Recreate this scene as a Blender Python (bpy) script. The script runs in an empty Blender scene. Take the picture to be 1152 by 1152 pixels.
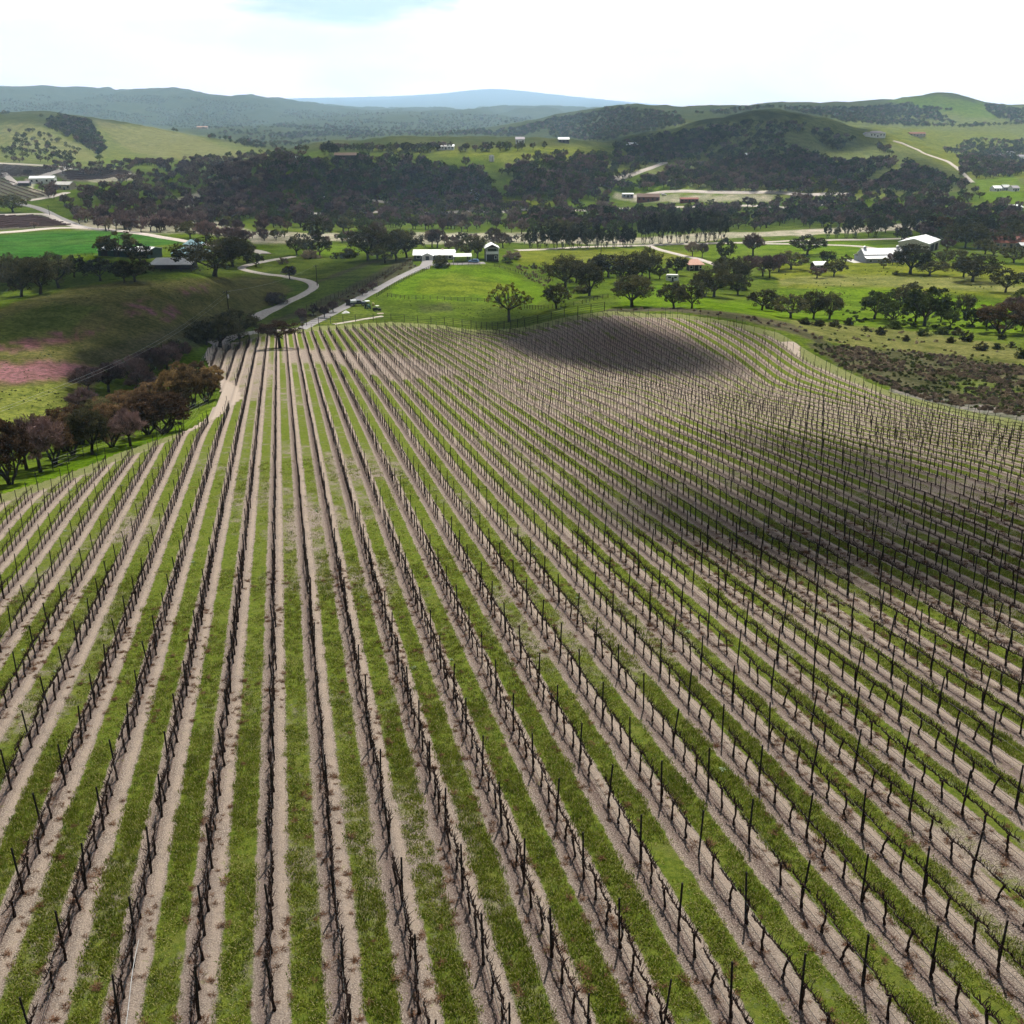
import bpy, math, random
import numpy as np
from mathutils import Vector, Matrix, Euler

rng = np.random.default_rng(11)
random.seed(11)
scene = bpy.context.scene
COL = scene.collection
PI = math.pi

# ------------------------------------------------------------------ camera geometry (camera at the origin, looking along +Y and down)
F = 1150.0
PITCH = math.atan2(461.0, F)
CP, SP = math.cos(PITCH), math.sin(PITCH)
SUN_EL, SUN_AZ = math.radians(60.0), math.radians(9.6)
SUNDIR = np.array([math.sin(SUN_AZ) * math.cos(SUN_EL), math.cos(SUN_AZ) * math.cos(SUN_EL), math.sin(SUN_EL)])

def ray(u, v):
    x = np.asarray(u, float) - 576.0
    y = np.asarray(v, float) - 576.0
    return x, F * CP - y * SP, -(F * SP + y * CP)

def project(x, y, z):
    zc = y * CP - z * SP
    yc = -z * CP - y * SP
    zc = np.maximum(zc, 1e-6)
    return 576 + F * x / zc, 576 + F * yc / zc, zc

# ------------------------------------------------------------------ terrain: a slope of vines, a valley and hills, through surveyed points
PSI = math.radians(12.6)
ROWD = np.array([-math.sin(PSI), math.cos(PSI)])
ROWN = np.array([math.cos(PSI), math.sin(PSI)])
ROWGAP = 2.44
N0 = -0.94 * ROWGAP

def sn(x, y):
    return x * ROWD[0] + y * ROWD[1], x * ROWN[0] + y * ROWN[1]

def xy(s, n):
    return s * ROWD[0] + n * ROWN[0], s * ROWD[1] + n * ROWN[1]

def plane(x, y):
    s, n = sn(x, y)
    return -25.0 - 0.123 * np.maximum(s, -60.0)

SURVEY = """
870 433 Y183;790 425 Y187;720 412 Y200;640 398 Y218;690 380 Y229;690 349 Y255;760 353 Y240;820 361 Y228;880 380 Y210;630 357 Y272
1000 440 Y172;1152 470 Y150;1100 520 Y105;1060 456 Y163;940 410 Y192;780 385 Y212;830 400 Y200
700 336 Y335;640 335 Y345;780 340 Y312;740 352 Y285;690 350 Y290;880 362 Y252;930 374 Y237;1000 400 Y205;1152 440 Y172;1060 430 Y183
1000 370 z-55;1000 345 z-60;1000 320 z-65;1000 295 z-69;1000 272 z-74;930 350 z-59;860 345 z-60;860 320 z-66
0 555 Y101;200 490 Y131;12 543 z-40;104 510 z-43;185 487 z-44.5;-150 610 Y85;-250 640 Y80
50 460 z-51;20 505 z-47;120 450 z-54;200 420 z-57;250 390 z-61;-200 480 z-46
60 430 z-51;0 400 z-49.5;120 400 z-53;200 370 z-54;0 345 z-47;80 325 z-47;150 317 z-48;215 312 z-51;255 313 z-57;278 322 z-62;270 350 z-60;-200 350 z-46
352 321 z-66;345 330 z-65.5;325 339 z-65;303 350 z-64;288 357 z-63;276 304 z-69.5
0 352 Y325;80 337 Y340;150 327 Y370;220 320 Y390;-200 360 Y330
60 300 z-66;0 310 z-66;150 298 z-67;230 300 z-68;50 275 z-69;100 262 z-71;0 240 z-74;100 240 z-75;200 262 z-73;0 215 z-74;60 205 z-74;-200 240 z-74;-200 300 z-66
0 190 z-71;100 187 z-73;200 182 z-75;280 190 z-78;200 230 z-77;150 215 z-76
0 137 Y2000;40 140 Y1950;75 155 Y1750;100 172 Y1550;30 165 Y1600;-200 135 Y2000
30 131 Y2500;60 127 Y2500;85 130 Y2450;110 133 Y2400;140 165 Y1800;150 140 Y2350;200 152 Y2150;245 160 Y2000;285 172 Y1700;200 170 Y1750
150 152 Y2900;60 140 Y3000;0 145 Y2900;240 165 Y2700;220 145 z-88;280 150 z-88
150 136 Y5600;60 128 Y5600;260 136 Y5600;0 104 Y7400;60 104 Y7400;150 107 Y7200;210 107 Y7000;260 113 Y7000;320 122 Y7000;380 135 Y6400;-200 100 Y7400
150 120 Y10500;0 118 Y10500;320 125 Y11500
400 160 z-82;400 150 z-86;500 147 z-88;470 134 Y5000;560 142 Y4500;520 128 Y7000;400 125 Y8500;600 125 Y8500
250 113 Y30000;300 114 Y30000;340 111 Y30000;420 112 Y30000;480 108 Y30000;550 100 Y30000;610 105 Y30000;660 111 Y30000;720 117 Y30000;800 125 Y30000;900 125 Y30000;0 112 Y30000;1152 122 Y30000
330 236 z-83;250 241 z-82;480 233 z-83;560 229 z-83;420 250 z-81;300 255 z-80
242 196 Y1020;300 179 Y1060;380 175 Y1060;480 172 Y1070;560 171 Y1090;640 172 Y1120;690 169 Y1250;230 215 z-80
330 169 Y1450;480 168 Y1450;600 167 Y1500;440 176 Y1900;600 172 Y2000;300 170 Y1900
340 205 Y960;440 203 Y960;540 200 Y980;620 200 Y990
640 226 z-82;700 216 z-81;800 223 z-81;900 226 z-80;680 190 Y1080
690 163 Y1500;740 153 Y1560;790 142 Y1560;830 133 Y1500;870 127 Y1480;900 134 Y1500;940 141 Y1600;965 150 Y1620
800 180 Y1180;870 165 Y1200;750 190 Y1090;862 180 Y1060;900 191 Y1020;950 206 Y960;990 217 Y920;900 172 Y1250;940 180 Y1250;960 195 Y1120;1010 205 Y1080
1000 160 Y1450;1060 181 Y1290;1095 210 Y1080;1040 190 Y1180;970 165 Y1400
850 150 Y2000;780 155 Y2050;930 155 Y2000;770 141 Y2350
980 147 Y1900;1010 150 Y1900;1080 149 Y2200;1152 153 Y2200;1152 168 Y1850;1060 166 Y1850;1110 180 Y1600
1060 108 Y2900;1030 111 Y2900;1010 117 Y2900;1110 122 Y2900;1085 111 Y2900;1000 140 Y2500;1090 140 Y2500;1152 124 Y2900;1350 120 Y2900
1060 125 Y4200;1152 130 Y4200;960 128 Y4000
780 125 Y2800;850 119 Y2800;900 122 Y2800;960 121 Y2900;850 130 Y4000;700 128 Y4000
590 139 Y3000;640 129 Y2900;690 119 Y2800;730 121 Y2800;755 127 Y2800;620 158 Y2300;700 149 Y2250;560 155 Y2500
1100 236 z-79;1152 236 z-78;1130 215 z-77;1152 195 z-73;1350 235 z-78;1350 195 z-72
700 262 z-78;700 240 z-80;500 262 z-78;850 262 z-78;1000 256 z-78;1152 262 z-76;350 268 z-76;600 268 z-77;950 240 z-80;600 245 z-81
600 300 z-69.5;700 300 z-70;800 300 z-70;900 300 z-69.5;1152 300 z-68;1152 330 z-62;1100 350 z-58;1152 380 z-53;1100 385 z-52;1350 330 z-62;1350 400 z-50;600 284 z-72.5;700 280 z-74;850 280 z-74
600 330 z-66.5;560 350 z-65.5;560 365 z-64.5;500 350 z-65;440 345 z-65;480 320 z-65.5;510 300 z-66.5;420 320 z-66;400 300 z-69;350 300 z-70;310 300 z-70;300 330 z-66;340 362 z-64.3;400 361 z-64.2;450 360 z-64.2
555 293 z-66.5;530 296 z-66.5;480 290 z-67.2;590 305 z-70.5;300 345 z-64.5;450 280 z-72;560 280 z-73;300 280 z-73.5;400 280 z-73
"""

def _survey():
    pts = []
    for item in SURVEY.replace("\n", ";").split(";"):
        t = item.split()
        if len(t) != 3:
            continue
        u, v = float(t[0]), float(t[1])
        rx, ry, rz = ray(u, v)
        k = float(t[2][1:])
        f = k / ry if t[2][0] == "Y" else k / rz
        pts.append((rx * f, ry * f, rz * f))
    pts = np.array(pts)
    P = [(p[0], p[1], p[2] - plane(p[0], p[1])) for p in pts]
    for d in (4, 8, 16, 30, 50, 70, 90):                       # the near slope is an even plane
        for a in (-75, -55, -38, -28, -18, -8, 2, 12, 22, 32, 45, 60, 75):
            if d > 60 and abs(a) > 40:
                continue
            if d == 90 and a > 27:
                continue
            P.append((d * math.sin(math.radians(a)), d * math.cos(math.radians(a)), 0.0))
    for s in (110, 130, 150, 175, 200, 230, 260, 290):
        for n in (-8, 6, 22, 38, 56):
            if s > 150 and n > 40 or s > 205 and n > 24:
                continue
            x, y = xy(s, n)
            P.append((x, y, 0.0))
    x, y = xy(118, 45); P.append((x, y, -0.1))
    return np.array(P)

_P = _survey()
def _tc(x, y):
    rho = np.hypot(x, y)
    th = np.arctan2(x, y)
    return np.stack([th * 2.2, np.log(rho)], -1), rho

def _kern(d2):
    return 0.5 * d2 * np.log(d2 + 1e-12)

_C, _RHO = _tc(_P[:, 0], _P[:, 1])
_val = _P[:, 2] / _RHO
_n = len(_C)
_A = np.zeros((_n + 3, _n + 3))
_d2 = ((_C[:, None, :] - _C[None, :, :]) ** 2).sum(-1)
_A[:_n, :_n] = _kern(_d2) + np.eye(_n) * 2e-4
_A[:_n, _n] = 1; _A[:_n, _n + 1:] = _C
_A[_n, :_n] = 1; _A[_n + 1:, :_n] = _C.T
_W = np.linalg.solve(_A, np.concatenate([_val, np.zeros(3)]))

TH0, TH1, NTH = math.radians(-70), math.radians(70), 561
LR0, LR1, NLR = math.log(3.0), math.log(36000.0), 560
_th = np.linspace(TH0, TH1, NTH)
_lr = np.linspace(LR0, LR1, NLR)

def _vnoise(x, y, seed):
    xi, yi = np.floor(x).astype(np.int64), np.floor(y).astype(np.int64)
    fx, fy = x - xi, y - yi
    fx = fx * fx * (3 - 2 * fx); fy = fy * fy * (3 - 2 * fy)
    def h(a, b):
        k = (a * 374761393 + b * 668265263 + seed * 974634777) & 0xFFFFFFFF
        k = ((k ^ (k >> 13)) * 1274126177) & 0xFFFFFFFF
        return ((k ^ (k >> 16)) & 0xFFFF) / 65535.0
    return (h(xi, yi) * (1 - fx) + h(xi + 1, yi) * fx) * (1 - fy) + (h(xi, yi + 1) * (1 - fx) + h(xi + 1, yi + 1) * fx) * fy

def fbm(x, y, seed=0, octaves=4):
    x = np.asarray(x, float); y = np.asarray(y, float)
    t, a, o = 0.0, 0.5, 0.0
    for k in range(octaves):
        t = t + a * _vnoise(x * 2 ** k + 17.3 * k, y * 2 ** k - 9.1 * k, seed + k)
        o += a
        a *= 0.5
    return t / o

def _table():
    T = np.zeros((NTH, NLR))
    tt = np.clip(_th, math.radians(-40), math.radians(42)) * 2.2
    for i in range(NTH):
        d2 = (tt[i] - _C[:, 0]) ** 2 + (_lr[:, None] - _C[None, :, 1]) ** 2
        T[i] = _kern(d2) @ _W[:_n] + _W[_n] + tt[i] * _W[_n + 1] + _lr * _W[_n + 2]
    rho = np.exp(_lr)[None, :]
    X = rho * np.sin(_th)[:, None]; Y = rho * np.cos(_th)[:, None]
    Z = plane(X, Y) + T * rho
    # gullies and swells of the far hills, gentle lumps of the meadows
    k = np.clip((rho - 900) / 900, 0, 1) * np.clip((Z + 78) / 25, 0, 1)
    g = np.abs(fbm(X / 210, Y / 260, 5) - 0.5) * 2
    Z = Z + k * (0.28 - g) * np.clip(rho * 0.015, 0, 27)
    near_hills = np.clip((rho - 1000) / 300, 0, 1) * np.clip((2600 - rho) / 500, 0, 1) * np.clip((Z + 72) / 25, 0, 1)
    Z = Z + near_hills * (0.4 - np.abs(fbm(X / 105, Y / 150, 15) - 0.5) * 2.4) * 17
    k2 = np.clip((rho - 4600) / 1500, 0, 1) * np.clip((12000 - rho) / 1500, 0, 1)
    Z = Z + k2 * (0.35 - np.abs(fbm(X / 450, Y / 1700, 6) - 0.5) * 2) * 120
    m = np.clip((rho - 250) / 100, 0, 1) * np.clip((1500 - rho) / 500, 0, 1)
    Z = Z + m * (fbm(X / 28, Y / 28, 9) - 0.5) * 1.1
    return Z

ZT = _table()

def H(x, y):
    x = np.asarray(x, float); y = np.asarray(y, float)
    rho = np.maximum(np.hypot(x, y), 3.001)
    a = (np.clip(np.arctan2(x, y), TH0, TH1 - 1e-9) - TH0) / (TH1 - TH0) * (NTH - 1)
    b = (np.clip(np.log(rho), LR0, LR1 - 1e-9) - LR0) / (LR1 - LR0) * (NLR - 1)
    i = np.minimum(a.astype(int), NTH - 2); j = np.minimum(b.astype(int), NLR - 2)
    fa, fb = a - i, b - j
    return (ZT[i, j] * (1 - fa) + ZT[i + 1, j] * fa) * (1 - fb) + (ZT[i, j + 1] * (1 - fa) + ZT[i + 1, j + 1] * fa) * fb

_steps = np.exp(np.linspace(math.log(15), math.log(35500), 1600))

def hit(u, v):
    """Where the sight lines through image points (u, v) meet the ground: arrays x, y, z (nan where they miss)."""
    u = np.atleast_1d(np.asarray(u, float)); v = np.atleast_1d(np.asarray(v, float))
    rx, ry, rz = ray(u, v)
    ln = np.hypot(rx, ry)
    X = np.full((3, len(u)), np.nan)
    for c0 in range(0, len(u), 400):
        sl = slice(c0, c0 + 400)
        k = _steps[None, :] / ln[sl, None]
        hx, hy, hz = rx[sl, None] * k, ry[sl, None] * k, rz[sl, None] * k
        below = hz < H(hx, hy)
        j = below.argmax(1)
        ok = below.any(1) & (j > 0)
        for q in np.nonzero(ok)[0]:
            lo, hi = _steps[j[q] - 1], _steps[j[q]]
            g = c0 + q
            for _ in range(14):
                m = 0.5 * (lo + hi); t = m / ln[g]
                if rz[g] * t < H(rx[g] * t, ry[g] * t):
                    hi = m
                else:
                    lo = m
            t = hi / ln[g]
            X[:, g] = rx[g] * t, ry[g] * t, rz[g] * t
    return X

def hit1(u, v):
    a = hit([u], [v])[:, 0]
    return float(a[0]), float(a[1]), float(a[2])

def inside(px, py, poly):
    """Points in polygon, vectorised."""
    px = np.asarray(px); py = np.asarray(py)
    r = np.zeros(px.shape, bool)
    n = len(poly)
    for i in range(n):
        x1, y1 = poly[i]; x2, y2 = poly[(i + 1) % n]
        c = ((y1 > py) != (y2 > py))
        with np.errstate(divide="ignore", invalid="ignore"):
            r ^= c & (px < (x2 - x1) * (py - y1) / (y2 - y1 + 1e-30) + x1)
    return r

def ground_poly(pts):
    a = hit([p[0] for p in pts], [p[1] for p in pts])
    return [(a[0, i], a[1, i]) for i in range(len(pts)) if not math.isnan(a[0, i])]

# ------------------------------------------------------------------ object helpers
def tag(o, label=None, cat=None, group=None, kind=None):
    if label: o["label"] = label
    if cat: o["category"] = cat
    if group: o["group"] = group
    if kind: o["kind"] = kind
    return o

class MB:
    """Collects shapes for ONE mesh."""
    def __init__(self):
        self.v, self.f, self.m = [], [], []
    def add(self, verts, faces, mi=0):
        b = len(self.v)
        self.v += [tuple(p) for p in verts]
        self.f += [tuple(i + b for i in q) for q in faces]
        self.m += [mi] * len(faces)
    def box(self, c, size, rz=0.0, mi=0):
        x, y, z = (k / 2 for k in size)
        R = Matrix.Rotation(rz, 3, "Z")
        vs = [Vector(c) + R @ Vector((sx * x, sy * y, sz * z)) for sz in (-1, 1) for sx, sy in ((-1, -1), (1, -1), (1, 1), (-1, 1))]
        self.add(vs, [(0, 3, 2, 1), (4, 5, 6, 7), (0, 1, 5, 4), (1, 2, 6, 5), (2, 3, 7, 6), (3, 0, 4, 7)], mi)
    def tube(self, pts, rad, n=6, cap=True, mi=0):
        vs, fs = tube(pts, rad, n, cap)
        self.add(vs, fs, mi)
    def prism(self, poly, axis, a, b, mi=0):
        """Extrudes a 2-D polygon along 'x' or 'y' from a to b (poly = other two coordinates)."""
        n = len(poly)
        if axis == "x":
            vs = [(a, p, q) for p, q in poly] + [(b, p, q) for p, q in poly]
        elif axis == "y":
            vs = [(p, a, q) for p, q in poly] + [(p, b, q) for p, q in poly]
        else:
            vs = [(p, q, a) for p, q in poly] + [(p, q, b) for p, q in poly]
        fs = [tuple(range(n))[::-1], tuple(range(n, 2 * n))] + [(i, (i + 1) % n, (i + 1) % n + n, i + n) for i in range(n)]
        self.add(vs, fs, mi)
    def mesh(self, name, mats, smooth=False):
        me = bpy.data.meshes.new(name)
        me.from_pydata(self.v, [], self.f)
        for m in (mats if isinstance(mats, (list, tuple)) else [mats]):
            me.materials.append(m)
        if any(self.m):
            me.polygons.foreach_set("material_index", self.m)
        if smooth:
            me.polygons.foreach_set("use_smooth", [True] * len(me.polygons))
        me.update()
        return me
    def build(self, name, mats, parent=None, smooth=False):
        return link(name, self.mesh(name, mats, smooth), parent)

def link(name, me, parent=None):
    o = bpy.data.objects.new(name, me)
    COL.objects.link(o)
    if parent is not None:
        o.parent = parent
    return o

def empty(name, loc, rz=0.0):
    o = bpy.data.objects.new(name, None)
    o.empty_display_size = 0.3
    COL.objects.link(o)
    o.location = loc
    o.rotation_euler = (0, 0, rz)
    return o

def tube(pts, rad, n=6, cap=True):
    pts = [Vector(p) for p in pts]
    if not hasattr(rad, "__len__"):
        rad = [rad] * len(pts)
    vs, fs = [], []
    ref = Vector((0.13, 0.37, 0.92)).normalized()
    for i, p in enumerate(pts):
        t = (pts[min(i + 1, len(pts) - 1)] - pts[max(i - 1, 0)]).normalized()
        a = t.cross(ref)
        if a.length < 0.15:
            a = t.cross(Vector((1, 0, 0)))
        a.normalize()
        b = t.cross(a)
        for k in range(n):
            w = 2 * PI * k / n
            vs.append(p + (a * math.cos(w) + b * math.sin(w)) * rad[i])
    for i in range(len(pts) - 1):
        for k in range(n):
            fs.append((i * n + k, i * n + (k + 1) % n, (i + 1) * n + (k + 1) % n, (i + 1) * n + k))
    if cap:
        fs.append(tuple(range(n))[::-1])
        fs.append(tuple(range((len(pts) - 1) * n, len(pts) * n)))
    return vs, fs

def np_mesh(name, verts, quads, mats, smooth=False, cols=None, uv=None):
    me = bpy.data.meshes.new(name)
    verts = np.ascontiguousarray(verts, np.float32); quads = np.ascontiguousarray(quads, np.int32)
    k = quads.shape[1]
    me.vertices.add(len(verts)); me.vertices.foreach_set("co", verts.ravel())
    me.loops.add(quads.size); me.loops.foreach_set("vertex_index", quads.ravel())
    me.polygons.add(len(quads)); me.polygons.foreach_set("loop_start", np.arange(0, quads.size, k, dtype=np.int32))
    me.polygons.foreach_set("loop_total", np.full(len(quads), k, np.int32))
    if smooth:
        me.polygons.foreach_set("use_smooth", np.ones(len(quads), bool))
    for m in (mats if isinstance(mats, (list, tuple)) else [mats]):
        me.materials.append(m)
    if cols is not None:
        for nm, c in cols.items():
            at = me.attributes.new(nm, "FLOAT_COLOR", "POINT")
            c4 = np.ones((len(verts), 4), np.float32); c4[:, :c.shape[1]] = c
            at.data.foreach_set("color", c4.ravel())
    if uv is not None:
        l = me.uv_layers.new(name="UVMap")
        l.data.foreach_set("uv", np.ascontiguousarray(uv[quads.ravel()], np.float32).ravel())
    me.update(); me.validate()
    return me

_ORD = "first second third fourth fifth sixth seventh eighth ninth tenth eleventh twelfth thirteenth fourteenth fifteenth sixteenth seventeenth eighteenth nineteenth".split()
_TENS = {2: ("twenty", "twentieth"), 3: ("thirty", "thirtieth"), 4: ("forty", "fortieth"), 5: ("fifty", "fiftieth")}
def ordinal(n):
    if n < 20: return _ORD[n - 1]
    t, r = divmod(n, 10)
    return _TENS[t][1] if r == 0 else _TENS[t][0] + "-" + _ORD[r - 1]
# ------------------------------------------------------------------ materials
def new_mat(name):
    m = bpy.data.materials.new(name)
    m.use_nodes = True
    nt = m.node_tree
    nt.nodes.clear()
    return m, nt, nt.nodes, nt.links

def _mix(N, L, fac, a, b, mode="MIX"):
    n = N.new("ShaderNodeMix"); n.data_type = "RGBA"; n.blend_type = mode
    for sock, val in ((n.inputs[0], fac), (n.inputs[6], a), (n.inputs[7], b)):
        if hasattr(val, "links"):
            L.new(val, sock)
        elif isinstance(val, (int, float)):
            sock.default_value = val
        else:
            sock.default_value = (*val, 1.0) if len(val) == 3 else val
    return n.outputs[2]

def _noise(N, L, vec, scale, detail=4.0, rough=0.6, dist=0.0):
    n = N.new("ShaderNodeTexNoise")
    n.inputs["Scale"].default_value = scale; n.inputs["Detail"].default_value = detail
    n.inputs["Roughness"].default_value = rough; n.inputs["Distortion"].default_value = dist
    if vec is not None: L.new(vec, n.inputs["Vector"])
    return n.outputs["Fac"]

def _ramp(N, L, fac, lo, hi, a=0.0, b=1.0):
    n = N.new("ShaderNodeMapRange"); n.interpolation_type = "SMOOTHSTEP"
    n.inputs[1].default_value = lo; n.inputs[2].default_value = hi
    n.inputs[3].default_value = a; n.inputs[4].default_value = b
    L.new(fac, n.inputs[0])
    return n.outputs[0]

def _math(N, L, op, a, b=None, c=None):
    n = N.new("ShaderNodeMath"); n.operation = op
    for i, val in enumerate((a, b, c)):
        if val is None: continue
        if hasattr(val, "links"): L.new(val, n.inputs[i])
        else: n.inputs[i].default_value = val
    return n.outputs[0]

def _out(N, L, sh):
    o = N.new("ShaderNodeOutputMaterial"); L.new(sh, o.inputs["Surface"]); return o

def _princ(N, L, col, rough=0.8, spec=0.2, metal=0.0, bump=None):
    p = N.new("ShaderNodeBsdfPrincipled")
    if hasattr(col, "links"): L.new(col, p.inputs["Base Color"])
    else: p.inputs["Base Color"].default_value = (*col, 1)
    if hasattr(rough, "links"): L.new(rough, p.inputs["Roughness"])
    else: p.inputs["Roughness"].default_value = rough
    p.inputs["Specular IOR Level"].default_value = spec
    p.inputs["Metallic"].default_value = metal
    if bump is not None: L.new(bump, p.inputs["Normal"])
    return p.outputs[0]

def _bump(N, L, h, strength=0.3, dist=0.05):
    b = N.new("ShaderNodeBump"); b.inputs["Strength"].default_value = strength; b.inputs["Distance"].default_value = dist
    L.new(h, b.inputs["Height"]); return b.outputs[0]

def plain(name, col, rough=0.7, spec=0.3, metal=0.0, var=0.25, scale=3.0, ribs=0.0, stain=None):
    """A painted or raw surface with faint uneven wear (object coordinates); ribs = metres between sheet ribs."""
    m, nt, N, L = new_mat(name)
    tc = N.new("ShaderNodeTexCoord")
    n1 = _noise(N, L, tc.outputs["Object"], scale, 5, 0.65)
    dark = tuple(c * (1 - var) for c in col)
    lite = tuple(min(1, c * (1 + var * 0.6)) for c in col)
    c = _mix(N, L, _ramp(N, L, n1, 0.3, 0.7), dark, lite)
    if stain:
        n2 = _noise(N, L, tc.outputs["Object"], scale * 0.4, 3, 0.6)
        c = _mix(N, L, _ramp(N, L, n2, 0.55, 0.75, 0, 0.6), c, stain)
    bp = _bump(N, L, n1, 0.15, 0.02)
    if ribs:
        sx = N.new("ShaderNodeSeparateXYZ"); L.new(tc.outputs["Object"], sx.inputs[0])
        w = _math(N, L, "SINE", _math(N, L, "MULTIPLY", sx.outputs[0], 2 * PI / ribs))
        c = _mix(N, L, _ramp(N, L, w, 0.6, 1.0, 0, 0.25), c, dark)
        bp = _bump(N, L, w, 0.5, 0.03)
    _out(N, L, _princ(N, L, c, rough, spec, metal, bp))
    return m

def leaf_mat(name, col, col2, trans=0.3):
    m, nt, N, L = new_mat(name)
    at = N.new("ShaderNodeAttribute"); at.attribute_name = "tint"
    oi = N.new("ShaderNodeObjectInfo")
    sep = N.new("ShaderNodeSeparateColor"); L.new(at.outputs["Color"], sep.inputs[0])
    c = _mix(N, L, sep.outputs[0], col, col2)
    c = _mix(N, L, 1.0, c, _mix(N, L, oi.outputs["Random"], (0.5, 0.45, 0.52), (2.0, 1.8, 1.65)), "MULTIPLY")
    d = N.new("ShaderNodeBsdfDiffuse"); L.new(c, d.inputs["Color"])
    t = N.new("ShaderNodeBsdfTranslucent"); L.new(c, t.inputs["Color"])
    mx = N.new("ShaderNodeMixShader"); mx.inputs[0].default_value = trans
    L.new(d.outputs[0], mx.inputs[1]); L.new(t.outputs[0], mx.inputs[2])
    _out(N, L, mx.outputs[0])
    return m

def ground_mat():
    m, nt, N, L = new_mat("meadow_ground")
    tc = N.new("ShaderNodeTexCoord"); P = tc.outputs["Object"]
    at = N.new("ShaderNodeAttribute"); at.attribute_name = "Col"
    base = at.outputs["Color"]
    big = _noise(N, L, P, 0.012, 5, 0.6, 0.3)
    mid = _noise(N, L, P, 0.09, 6, 0.65, 0.2)
    fine = _noise(N, L, P, 0.9, 5, 0.7)
    tiny = _noise(N, L, P, 6.0, 3, 0.7)
    dry = _mix(N, L, 0.4, base, (0.17, 0.145, 0.06))
    c = _mix(N, L, _ramp(N, L, big, 0.42, 0.68, 0, 0.55), base, dry)
    shade = _mix(N, L, 1.0, c, (0.55, 0.62, 0.5), "MULTIPLY")
    c = _mix(N, L, _ramp(N, L, mid, 0.4, 0.62, 0, 0.9), c, shade)
    c = _mix(N, L, _ramp(N, L, fine, 0.38, 0.62, 0.85, 0.0), c, _mix(N, L, 1.0, c, (0.42, 0.5, 0.42), "MULTIPLY"))
    c = _mix(N, L, _ramp(N, L, tiny, 0.48, 0.68, 0, 0.8), c, _mix(N, L, 1.0, c, (1.6, 1.45, 1.5), "MULTIPLY"))
    h = _math(N, L, "ADD", _math(N, L, "MULTIPLY", mid, 2.0), fine)
    _out(N, L, _princ(N, L, c, 1.0, 0.0, 0, _bump(N, L, h, 0.6, 0.5)))
    return m

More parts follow.
